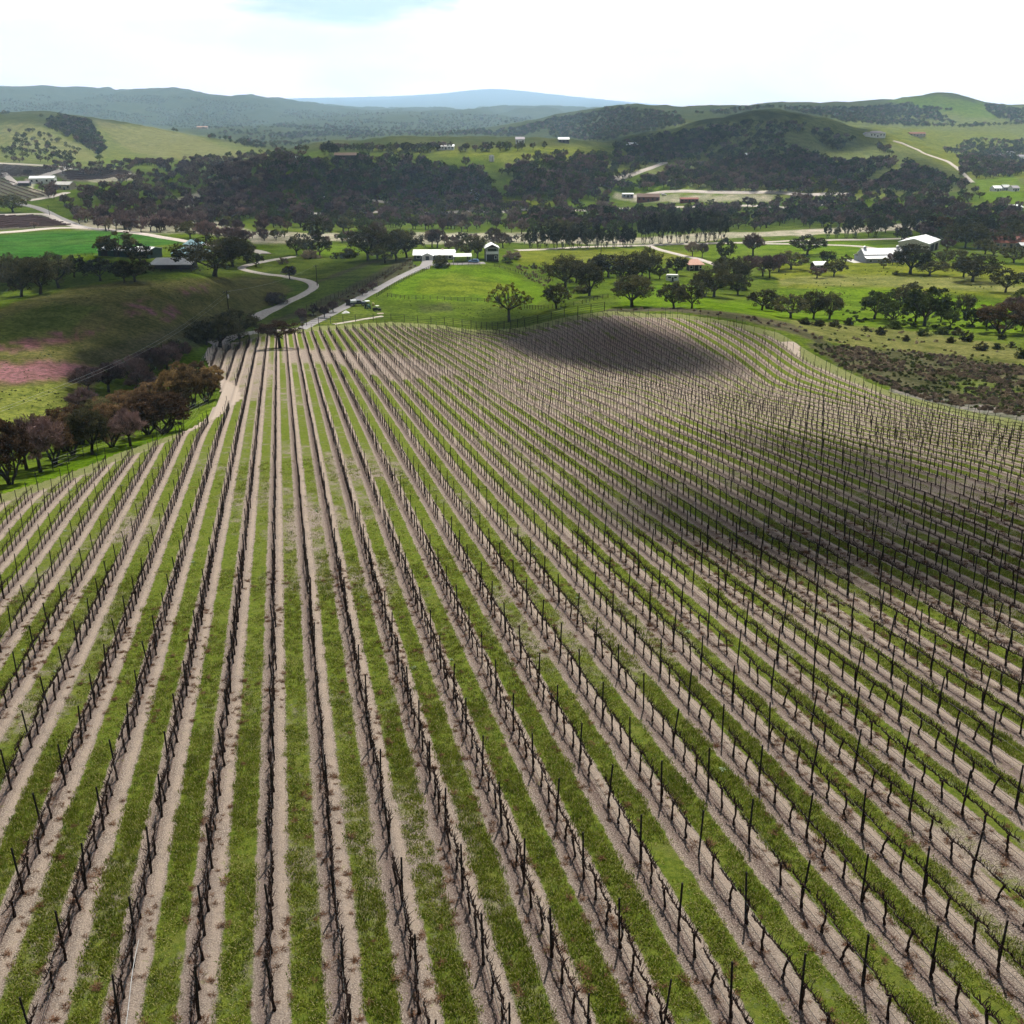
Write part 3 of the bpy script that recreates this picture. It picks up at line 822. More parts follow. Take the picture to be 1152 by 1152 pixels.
def vine_trunk(h=1.02):
    b = MB()
    pts, x, y = [], 0.0, 0.0
    for i in range(8):
        t = i / 7
        pts.append((x, y, t * h)); x += rpt(0.034); y += rpt(0.034)
    r = [0.075, 0.058, 0.05, 0.046, 0.045, 0.047, 0.052, 0.06]
    b.tube(pts, [k * random.uniform(0.9, 1.12) for k in r], 6)
    b.tube([pts[-1], (pts[-1][0] + rpt(.05), pts[-1][1] + rpt(.05), h + 0.07)], [0.045, 0.02], 5)
    return b, pts[-1]

def vine_arm(sign, start, h=1.02, L_=0.74):
    b = MB()
    pts = [(0.0, start[1], h - 0.03)]
    for i in range(1, 8):
        pts.append((sign * L_ * i / 7, rpt(0.03), h + 0.02 + rpt(0.025)))
    b.tube(pts, [0.042, 0.039, 0.036, 0.034, 0.032, 0.030, 0.026, 0.02], 5)
    for i in range(1, 8):                                         # pruned spurs, a few canes left long
        for _ in range(random.choice((2, 2, 3, 3))):
            p = Vector(pts[i]) - Vector((sign * random.random() * 0.09, 0, 0))
            d = Vector((rpt(0.5), rpt(0.7), 1.0 + rpt(0.4))).normalized()
            ln = random.choice((0.1, 0.14, 0.18, 0.24, 0.36))
            q = p + d * ln * 0.6; e = p + (d + Vector((rpt(.4), rpt(.4), rpt(.2)))).normalized() * ln
            b.tube([p, q, e], [0.017, 0.013, 0.007], 4, False)
    return b

TRUNKS, ARMS = [], []
for k in range(6):
    tb, top = vine_trunk()
    TRUNKS.append(tb.mesh("vine_trunk", M["vine_wood"], True))
    ARMS.append((vine_arm(-1, top).mesh("vine_cordon", M["vine_wood"]), vine_arm(1, top).mesh("vine_cordon", M["vine_wood"])))

def whole_vine(simple):
    b = MB(); tb, top = vine_trunk()
    if simple:
        b.tube([(0, 0, 0), (rpt(.02), rpt(.02), .5), (0, 0, 1.05)], [0.06, 0.046, 0.05], 4, False)
        pts = [(-.74, rpt(.03), 1.02), (-.3, rpt(.03), 1.04), (0, 0, 1.0), (.3, rpt(.03), 1.04), (.74, rpt(.03), 1.02)]
        b.tube(pts, [0.024, 0.03, 0.034, 0.03, 0.024], 4, False)
        for i in range(11):
            x = -0.7 + 1.4 * i / 10 + rpt(.05)
            b.tube([(x, 0, 1.02), (x + rpt(.08), rpt(.1), 1.02 + random.choice((.12, .16, .2, .3)))], [0.014, 0.007], 3, False)
    else:
        b.add(tb.v, tb.f)
        for s in (-1, 1):
            a = vine_arm(s, top); b.add(a.v, a.f)
    return b.mesh("grapevine_far", M["vine_wood"], not simple)

def stake(h=2.35, r=0.042):
    b = MB(); dx, dy = rpt(.05), rpt(.05)
    b.tube([(0, 0, -.2), (dx * .5, dy * .5, h * .5), (dx, dy, h - .01), (dx, dy, h)], [r, r, r * .96, r * .6], 7)
    return b.mesh("vineyard_stake", M["post"], False)
STAKES = [stake(random.uniform(2.2, 2.45)) for _ in range(5)]
THIN_STAKES = [stake(random.uniform(2.15, 2.4), 0.036) for _ in range(4)]

def plant_rows():
    V = []          # row, s, x, y
    S_ = []
    ks = np.arange(-36, 48)
    for k in ks:
        n = N0 + k * ROWGAP
        ph = (k * 0.618 % 1.0) * 0.6
        s = np.arange(5.0 + ph, 345, VGAP) + 0
        x, y = xy(s, np.full(s.shape, n))
        ok = inside(x, y, BLOCK)
        j = np.arange(len(s))
        for i in np.nonzero(ok)[0]:
            V.append((k, s[i], x[i], y[i], j[i] % 3 == 0))
    return np.array(V, float)

ROWS = plant_rows()
def _slope(x, y):
    e = 0.8
    return np.arctan((H(x + ROWD[0] * e, y + ROWD[1] * e) - H(x - ROWD[0] * e, y - ROWD[1] * e)) / (2 * e))

def build_vines():
    k, s, x, y, post = ROWS.T
    x = x + rng.normal(0, 0.035, len(x)); y = y + rng.normal(0, 0.035, len(x))
    z = H(x, y) + 0.06
    u, v, zc = project(x, y, z); ut, vt, _ = project(x, y, z + 1.1)
    young = inside(x, y, YOUNG)
    d = np.sqrt(x * x + y * y + z * z)
    sl = _slope(x, y)
    yaw = math.atan2(ROWD[1], ROWD[0])
    miss = rng.random(len(x)) < 0.035
    inframe = (u > 6) & (u < 1146) & (v > 0) & (v < 1148) & (vt < 1146)
    cand = np.nonzero(inframe & ~young & ~miss)[0]
    chosen = cand[np.argsort(d[cand])][:300]
    cset = set(chosen.tolist())
    # count each row's vines from the bottom of the picture upward
    rank = {}
    for r in sorted(set(k[chosen])):
        ids = [i for i in chosen if k[i] == r]
        for q, i in enumerate(sorted(ids, key=lambda i: s[i])): rank[i] = q + 1
    for c, i in enumerate(chosen):
        i = int(i)
        t = empty("grapevine", (x[i], y[i], z[i]), yaw + (PI if c % 2 else 0) + rpt(.06))
        tag(t, row_label("gnarled dormant grapevine", rank[i], int(k[i])), "grapevine", "pruned grapevines nearest the bottom of the hill")
        t.rotation_euler[0] = rpt(.06); t.rotation_euler[1] = rpt(.06); t.scale = (1, 1, random.uniform(.88, 1.1))
        q = c % 6
        link("trunk", TRUNKS[q], t)
        for a in ARMS[q]:
            o = link("cordon", a, t); o.rotation_euler = (0, -sl[i] * (-1 if c % 2 else 1), 0)
    rest = np.array([i for i in range(len(x)) if i not in cset and not miss[i] and not young[i]])
    n_ = len(rest)
    near = d[rest] < 85
    kinds = [whole_vine(False) for _ in range(5)] + [whole_vine(True) for _ in range(5)]
    idx = np.where(near, rng.integers(0, 5, n_), rng.integers(5, 10, n_))
    flip = rng.random(n_) < 0.5
    rot = np.stack([np.zeros(n_), np.where(flip, sl[rest], -sl[rest]), yaw + np.where(flip, PI, 0)], -1)
    sc = rng.uniform(0.9, 1.1, (n_, 1)) * np.ones((n_, 3)); sc[:, 0] = 1
    far = np.clip((d[rest] - 120) / 150, 0, 1)
    sc[:, 2] *= 1.0
    scatter("grapevines", np.stack([x[rest], y[rest], z[rest]], -1), kinds, rot, sc, idx, label="dormant pruned grapevines filling the far rows of the hillside vineyard", cat="grapevines")
    # young block: small plants in guards
    yi = np.nonzero(young & (rng.random(len(x)) < 0.9))[0]
    tb = []
    for _ in range(3):
        b = MB()
        b.tube([(0, 0, 0), (rpt(.03), rpt(.03), .3), (rpt(.05), rpt(.05), .62)], [.05, .05, .03], 4, False)
        for q in range(5): b.tube([(0, 0, .25 + .07 * q), (rpt(.25), rpt(.25), .35 + .1 * q)], [.025, .01], 3, False)
        tb.append(b.mesh("young_vine", M["vine_wood"]))
    scatter("young_vines", np.stack([x[yi], y[yi], z[yi]], -1), tb, np.stack([yi * 0., yi * 0., rng.uniform(0, 6.28, len(yi))], -1), np.ones((len(yi), 3)), label="young vines dotted along the bright green rows on the far knoll", cat="young vines")
    # stakes
    pi = np.nonzero((post > 0.5) | (young & (np.arange(len(x)) % 4 == 0)))[0]
    px, py = x[pi] + ROWD[0] * .07, y[pi] + ROWD[1] * .07
    pz = H(px, py) + 0.06
    pu, pv, _ = project(px, py, pz); _, ptv, _ = project(px, py, pz + 2.3)
    dd = np.sqrt(px ** 2 + py ** 2 + pz ** 2)
    inf = np.nonzero((pu > 3) & (pu < 1149) & (pv < 1149) & (ptv > 0))[0]
    ch = inf[np.argsort(dd[inf])][:300]
    cs = set(ch.tolist())
    rk = {}
    for r in sorted(set(k[pi][ch])):
        for q, i in enumerate(sorted([i for i in ch if k[pi][i] == r], key=lambda i: s[pi][i])): rk[i] = q + 1
    for c, i in enumerate(ch):
        o = link("vineyard_post", STAKES[c % 5])
        o.location = (px[i], py[i], pz[i]); o.rotation_euler = (rpt(.05), rpt(.05), random.uniform(0, 6.28))
        tag(o, row_label("black vineyard stake", rk[i], int(k[pi][i])), "post", "vineyard stakes nearest the bottom of the hill")
    rs = np.array([i for i in range(len(pi)) if i not in cs])
    sc = np.ones((len(rs), 3)); sc[:, 2] = rng.uniform(0.93, 1.07, len(rs))
    scatter("vineyard_posts", np.stack([px[rs], py[rs], pz[rs]], -1), THIN_STAKES, np.stack([rng.normal(0, .03, len(rs)), rng.normal(0, .03, len(rs)), rng.uniform(0, 6.28, len(rs))], -1), sc,
            label="dark vineyard stakes standing in the far rows of the hill", cat="posts")
    # hose and wire of every row that shows near the camera
    for r in range(-9, 20):
        m = (k == r) & (u > -60) & (u < 1210) & (v < 1300)
        if m.sum() < 4: continue
        ss = np.arange(s[m].min(), s[m].max(), 1.44)
        hx, hy = xy(ss, np.full(ss.shape, N0 + r * ROWGAP)); hz = H(hx, hy) + 0.06
        for nm, hh, rad, mt, sag in (("drip_hose", 0.42, 0.011, "hose", 0.04), ("trellis_wire", 1.04, 0.004, "wire", 0.0)):
            b = MB()
            b.tube([(hx[i], hy[i], hz[i] + hh - sag * (i % 3 != 0)) for i in range(len(ss))], rad, 4)
            o = b.build(nm, M[mt])
            w = "the straight-up row" if r == 0 else "the %s row %s of the straight-up row" % (ordinal(abs(r)), "right" if r > 0 else "left")
            tag(o, ("black drip hose strung low along " if nm == "drip_hose" else "grey trellis wire strung along ") + w, "hose" if nm == "drip_hose" else "wire",
                "drip hoses along the vine rows" if nm == "drip_hose" else "trellis wires along the vine rows")
    # the pale loose hose that trails along one row at the bottom left
    ss = np.linspace(22.5, 31, 26)
    hx, hy = xy(ss, N0 - 2 * ROWGAP + 0.22 + 0.05 * np.sin(ss)); hz = H(hx, hy) + 0.30 + 0.25 * np.clip((ss - 26) / 5, 0, 1)
    b = MB(); b.tube(list(zip(hx, hy, hz)), 0.014, 5)
    tag(b.build("loose_hose", M["pale_hose"]), "pale grey hose hanging loose along the second row left of the straight-up row", "hose")

def row_label(what, q, r):
    w = "the straight-up row" if r == 0 else "the %s row %s of the straight-up row" % (ordinal(abs(r)), "right" if r > 0 else "left")
    return "%s, %s from the bottom in %s" % (what, ordinal(q), w)

build_vines()

# ------------------------------------------------------------------ mown grass of the row middles, near part as real blades
def tuft(nb, w, h):
    vs, fs, tn = [], [], []
    for _ in range(nb):
        a = random.uniform(0, 2 * PI); r = w * math.sqrt(random.random())
        x, y = r * math.cos(a), r * math.sin(a)
        d = random.uniform(0, 2 * PI); lean = random.uniform(.15, .9); hh = h * random.uniform(.5, 1.15); bw = random.uniform(.008, .016)
        px, py = -math.sin(d) * bw, math.cos(d) * bw
        ex, ey = x + math.cos(d) * lean * hh, y + math.sin(d) * lean * hh
        mx, my = x + math.cos(d) * lean * hh * .35, y + math.sin(d) * lean * hh * .35
        b = len(vs)
        vs += [(x - px, y - py, 0), (x + px, y + py, 0), (mx + px, my + py, hh * .6), (mx - px, my - py, hh * .6), (ex, ey, hh * .95), (ex + px * .3, ey + py * .3, hh * .93)]
        fs += [(b, b + 1, b + 2, b + 3), (b + 3, b + 2, b + 5, b + 4)]
        tn += [random.random()] * 6
    t = np.array(tn)
    return np_mesh("grass_tuft", vs, fs, M["grass"], False, {"tint": np.stack([t, t, t], -1)})

def build_grass():
    P = []
    for (s0, s1, dens, idx0) in ((18, 48, 46, 0), (48, 78, 20, 3), (78, 118, 6, 6)):
        nn0, nn1 = -0.62 * s1 - 6, 0.86 * s1 + 6
        n_ = int((s1 - s0) * (nn1 - nn0) * 0.5 * dens)
        s = rng.uniform(s0, s1, n_)
        k = rng.integers(int(nn0 / ROWGAP) - 1, int(nn1 / ROWGAP) + 2, n_)
        off = rng.uniform(-0.27, 0.27, n_)
        n = N0 + (k + 0.5 + off) * ROWGAP
        x, y = xy(s, n)
        z = H(x, y)
        u, v, zc = project(x, y, z)
        ok = (u > -40) & (u < 1192) & (v < 1190) & inside(x, y, BLOCK)
        wob = (fbm(s / 0.9, n / 0.9, 41, 3) - .5) * 0.16 + (fbm(s / 3, n / 3, 43, 2) - .5) * .14
        ok &= np.abs(off) < 0.225 + wob
        pt = fbm(s / 2.6, n / 1.6, 42, 3) * 0.6 + fbm(s / 14, n / 5, 44, 2) * 0.55
        ok &= pt + rng.normal(0, 0.05, n_) > 0.42
        i = np.nonzero(ok)[0]
        near = np.clip((150 - s[i]) / 100, 0, 1)
        fr = np.mod((n[i] - N0) / ROWGAP, 1.0)
        zz = z[i] + 0.06 + 0.07 * np.cos(fr * 2 * PI) * near - 0.02
        hgt = 0.65 + 0.9 * np.clip((pt[i] - 0.42) * 3.0, 0, 1) * rng.uniform(.6, 1.2, len(i))
        P.append(np.stack([x[i], y[i], zz, hgt, np.full(len(i), idx0)], -1))
    A = np.concatenate(P)
    kinds = [tuft(20, .15, .11), tuft(22, .17, .14), tuft(16, .13, .09), tuft(16, .2, .12), tuft(16, .22, .14), tuft(14, .18, .10), tuft(13, .3, .14), tuft(13, .32, .16), tuft(12, .28, .12)]
    n_ = len(A)
    idx = A[:, 4].astype(int) + rng.integers(0, 3, n_)
    rot = np.zeros((n_, 3)); rot[:, 2] = rng.uniform(0, 6.28, n_)
    sc = rng.uniform(.85, 1.2, (n_, 1)) * np.ones((n_, 3)); sc[:, 2] *= A[:, 3]
    scatter("grass", A[:, :3], kinds, rot, sc, idx, label="mown green grass in the strips between the vine rows", cat="grass")
    # thistle-like pale weeds and dead brown clumps
    b = []
    for _ in range(3):
        q = MB()
        for _k in range(22):
            a = random.uniform(0, 6.28); l = random.uniform(.12, .3); w = .03
            q.add([(0, 0, .02), (math.cos(a) * l * .5 - math.sin(a) * w, math.sin(a) * l * .5 + math.cos(a) * w, .10), (math.cos(a) * l, math.sin(a) * l, .05 + random.random() * .1), (math.cos(a) * l * .5 + math.sin(a) * w, math.sin(a) * l * .5 - math.cos(a) * w, .10)], [(0, 1, 2, 3)])
        b.append(q.mesh("rosette", [M["weed"]]))
    n_ = 110
    s = rng.uniform(20, 110, n_); n = N0 + (rng.integers(-40, 40, n_) + 0.5 + rng.uniform(-.2, .2, n_)) * ROWGAP
    x, y = xy(s, n); z = H(x, y) + 0.03
    scatter("weeds", np.stack([x, y, z], -1), b, np.stack([s * 0, s * 0, rng.uniform(0, 6.28, n_)], -1), rng.uniform(.5, .95, (n_, 1)) * np.ones((n_, 3)), label="pale thistle rosettes scattered through the mown grass strips", cat="weeds")
    b = []
    for _ in range(4):
        q = MB()
        for _k in range(40):
            a = random.uniform(0, 6.28); l = random.uniform(.05, .22); r = random.uniform(0, .16); c = random.uniform(0, 6.28)
            x0, y0 = r * math.cos(c), r * math.sin(c)
            q.tube([(x0, y0, .0), (x0 + math.cos(a) * l, y0 + math.sin(a) * l, random.uniform(.02, .12))], [.007, .004], 3, False)
        b.append(q.mesh("dead_clump", [M["straw"]]))
    n_ = 9000
    s = rng.uniform(19, 75, n_); k = rng.integers(-22, 30, n_)
    n = N0 + k * ROWGAP + rng.normal(0, .5, n_) + .1
    dens = fbm(s / 12, n / 2.5, 77, 2) > 0.40
    s, n = s[dens], n[dens]
    x, y = xy(s, n); z = H(x, y) + 0.09
    scatter("dead_weeds", np.stack([x, y, z], -1), b, np.stack([s * 0, s * 0, rng.uniform(0, 6.28, len(s))], -1), rng.uniform(.6, 1.3, (len(s), 1)) * np.ones((len(s), 3)), label="dry reddish brown weeds and prunings lying beside the vines", cat="dead weeds")

M["weed"] = plain("thistle_leaf", (0.2, 0.26, 0.15), 0.9, 0.1, var=0.3, scale=9)
M["straw"] = plain("dead_weed", (0.16, 0.085, 0.05), 0.95, 0.05, var=0.5, scale=9)
build_grass()
# ------------------------------------------------------------------ trees: tapered trunk and limbs, crown of many small leaf faces in clumps
def _unit(v): return v / (np.linalg.norm(v, axis=-1, keepdims=True) + 1e-9)

def tree_mesh(seed, K, m, q, ht=0.26, mat="leaf_oak", style="leaf", rc=0.085, flat=1.0, stems=1, tall=False, limbs=6, lod=2):
    """Returns (trunk mesh, crown mesh) of a tree one unit tall and about one unit wide."""
    r = np.random.default_rng(seed)
    rs = random.Random(seed)
    lob = r.uniform(0.75, 1.18, 9)
    C = []
    cz, rz = (1 + ht * 0.75) / 2, (1 - ht * 0.75) / 2 - 0.03
    for _ in range(K):
        d = _unit(r.normal(size=3)); d[2] = abs(d[2]) * 1.1 - 0.42 if r.random() < 0.8 else d[2]
        d = _unit(d)
        rad = r.uniform(0.45, 1.0) ** 0.55
        az = int((math.atan2(d[1], d[0]) / (2 * PI) % 1) * 6)
        k = lob[az] * (lob[6 + (d[2] > 0.3)])
        p = np.array([d[0] * 0.46 * rad * k, d[1] * 0.46 * rad * k, cz + d[2] * rz * rad * flat * min(1.0, 0.75 + 0.25 * k)])
        if tall:
            p[:2] *= 0.55 + 0.45 * math.sin(PI * min(1, max(0.05, (p[2] - 0.1) / 0.95)))
        C.append(p)
    C = np.array(C)
    # wood
    b = MB()
    fork = Vector((rs.uniform(-.03, .03), rs.uniform(-.03, .03), ht))
    tr = 0.034 if not tall else 0.022
    ns = 7 if lod > 1 else 5
    if stems == 1:
        b.tube([(0, 0, -0.05), (fork.x * .4 + rs.uniform(-.012, .012), fork.y * .4, ht * 0.5), tuple(fork)], [tr * 1.35, tr, tr * 0.9], ns, False)
        roots = [fork] * limbs
    else:
        roots = []
        for i in range(limbs):
            a = 2 * PI * i / limbs + rs.uniform(-.3, .3)
            e = Vector((math.cos(a) * 0.13, math.sin(a) * 0.13, ht * rs.uniform(0.8, 1.25)))
            b.tube([(math.cos(a) * .02, math.sin(a) * .02, -.05), tuple(e * 0.45), tuple(e)], [tr * .8, tr * .6, tr * .5], ns, False)
            roots.append(e)
    az = np.arctan2(C[:, 1], C[:, 0])
    grp = np.floor((az / (2 * PI) % 1) * limbs).astype(int) % limbs
    for i in range(limbs):
        g = C[grp == i]
        if not len(g): continue
        mid = Vector(tuple(g.mean(0)))
        rt = roots[i]
        lm = rt.lerp(mid, 0.5) + Vector((0, 0, -0.03))
        b.tube([tuple(rt), tuple(lm), tuple(mid)], [tr * .62, tr * .42, tr * .24], ns - 1, False)
        for p in g:
            if lod == 0 and rs.random() < 0.6: continue
            p = Vector(tuple(p)); src = lm if rs.random() < 0.4 else mid
            k = src.lerp(p, 0.55) + Vector((rs.uniform(-.02, .02), rs.uniform(-.02, .02), rs.uniform(-.02, .02)))
            b.tube([tuple(src), tuple(k), tuple(p)], [tr * .22, tr * .14, tr * .06], 4 if lod > 1 else 3, False)
    tm = b.mesh("tree_trunk", M["bark"], True)
    # crown
    n = K * m
    cid = np.repeat(np.arange(K), m)
    rcl = rc * r.uniform(0.7, 1.35, K)[cid]
    off = _unit(r.normal(size=(n, 3))) * (r.random(n) ** 0.45 * rcl)[:, None]
    off[:, 2] *= 0.72
    P = C[cid] + off
    if style == "leaf":
        a = _unit(r.normal(size=(n, 3))); c = _unit(np.cross(a, r.normal(size=(n, 3))))
        s = (q * r.uniform(0.6, 1.3, n))[:, None]
        V = np.stack([P - a * s, P - c * s * 0.6, P + a * s, P + c * s * 0.6], 1)
    else:
        out = _unit(P - np.array([0, 0, ht])) + r.normal(size=(n, 3)) * 0.55
        a = _unit(out); c = _unit(np.cross(a, r.normal(size=(n, 3))))
        s = (q * r.uniform(0.6, 1.5, n))[:, None]; w = s * (0.10 if lod > 1 else 0.17)
        V = np.stack([P - a * s, P - a * s * .2 + c * w, P + a * s, P - a * s * .2 - c * w], 1)
    t = np.clip(r.random(K)[cid] * 0.75 + r.random(n) * 0.35, 0, 1)
    t4 = np.repeat(t, 4)
    V = V.reshape(-1, 3)
    cm = np_mesh("tree_crown", V, np.arange(len(V)).reshape(-1, 4), M[mat], False, {"tint": np.stack([t4, t4, t4], -1)})
    return tm, cm

def shrub_mesh(seed, K, m, q, mat, style="leaf"):
    r = np.random.default_rng(seed)
    d = _unit(r.normal(size=(K, 3))); d[:, 2] = np.abs(d[:, 2])
    C = d * r.uniform(0.3, 1, (K, 1)) ** 0.6 * np.array([0.42, 0.42, 0.78]) + np.array([0, 0, 0.08])
    C[:, :2] *= r.uniform(0.8, 1.2, (K, 1))
    n = K * m; cid = np.repeat(np.arange(K), m)
    P = C[cid] + _unit(r.normal(size=(n, 3))) * (r.random(n) ** 0.5 * 0.13)[:, None] * np.array([1, 1, 1.2])
    P[:, 2] = np.maximum(P[:, 2], 0.01)
    if style == "leaf":
        a = _unit(r.normal(size=(n, 3))); w = 0.6
    else:
        a = _unit(P * np.array([1, 1, 1]) + r.normal(size=(n, 3)) * 0.35 + np.array([0, 0, .2])); w = 0.13
    c = _unit(np.cross(a, r.normal(size=(n, 3)))); s = (q * r.uniform(0.6, 1.35, n))[:, None]
    V = np.stack([P - a * s, P - c * s * w, P + a * s, P + c * s * w], 1).reshape(-1, 3)
    t = np.repeat(np.clip(r.random(K)[cid] * .7 + r.random(n) * .35, 0, 1), 4)
    cm = np_mesh("shrub_leaves", V, np.arange(len(V)).reshape(-1, 4), M[mat], False, {"tint": np.stack([t, t, t], -1)})
    b = MB(); rs = random.Random(seed)
    for i in range(7):
        p = C[i % K]; b.tube([(0, 0, -.03), tuple(p * .5 + np.array([0, 0, .03])), tuple(p)], [.03, .02, .008], 4, False)
    return b.mesh("shrub_stems", M["bark"]), cm

TREES = {}
def variants(code, n, hi, mid, low, **kw):
    TREES[code] = {}
    for nm, par, cnt in (("hi", hi, 3), ("mid", mid, n), ("low", low, 3)):
        if par is None: continue
        TREES[code][nm] = [tree_mesh(hash((code, nm)) % 1 + 1000 * ord(code) + 37 * i + len(nm), *par, lod={"hi": 2, "mid": 1, "low": 0}[nm], **kw) for i in range(cnt)]

variants("d", 5, (110, 50, .021), (64, 34, .032), (34, 17, .058), ht=.19, mat="leaf_oak", limbs=7, rc=.095)
variants("r", 4, (150, 70, .018), (80, 38, .030), (34, 17, .05), ht=.17, rc=.075, mat="leaf_rust", limbs=6, stems=2)
variants("u", 1, (90, 56, .020), (70, 34, .030), None, ht=.46, rc=.075, mat="leaf_rust", limbs=6, flat=.85)
variants("b", 5, (90, 46, .055), (60, 26, .075), (30, 14, .12), ht=.27, mat="leaf_bare", style="twig", limbs=7, rc=.10)
variants("g", 3, None, (60, 22, .075), (30, 12, .11), ht=.3, mat="leaf_grey", style="twig", limbs=7, rc=.10)
variants("o", 3, (90, 60, .026), (60, 34, .034), None, ht=.12, mat="leaf_ochre", limbs=6, stems=2)
variants("e", 4, None, (80, 34, .030), (36, 18, .052), ht=.05, mat="leaf_euc", tall=True, limbs=6, stems=2)
variants("y", 2, (70, 26, .024), (60, 22, .03), None, ht=.3, mat="leaf_olive", limbs=7, rc=.06)
variants("n", 4, None, (64, 34, .033), (34, 17, .058), ht=.2, mat="leaf_green", limbs=6)
SHRUBS = {}
for code, mat, st in (("s", "leaf_oak", "leaf"), ("x", "leaf_green", "leaf"), ("k", "leaf_brush", "twig"), ("w", "white_flower", "leaf")):
    SHRUBS[code] = [shrub_mesh(500 + ord(code) + i, 34, 44, .045 if st == "leaf" else .10, mat, st) for i in range(3)]
    SHRUBS[code + "l"] = [shrub_mesh(700 + ord(code) + i, 16, 14, .085 if st == "leaf" else .17, mat, st) for i in range(3)]

KIND = {"d": ("oak_tree", "dark evergreen oak"), "u": ("oak_tree", "umbrella-shaped brown oak"), "r": ("oak_tree", "brown-leaved oak"), "b": ("oak_tree", "bare purplish oak"), "g": ("oak_tree", "bare pale grey tree"),
        "o": ("oak_tree", "ochre bushy oak"), "e": ("gum_tree", "tall dark gum tree"), "y": ("oak_tree", "oak with yellow-green buds"), "n": ("oak_tree", "green leafy oak"),
        "s": ("shrub", "dark round bush"), "x": ("shrub", "green bush"), "k": ("shrub", "grey twiggy bush"), "w": ("shrub", "white-blossomed bush")}

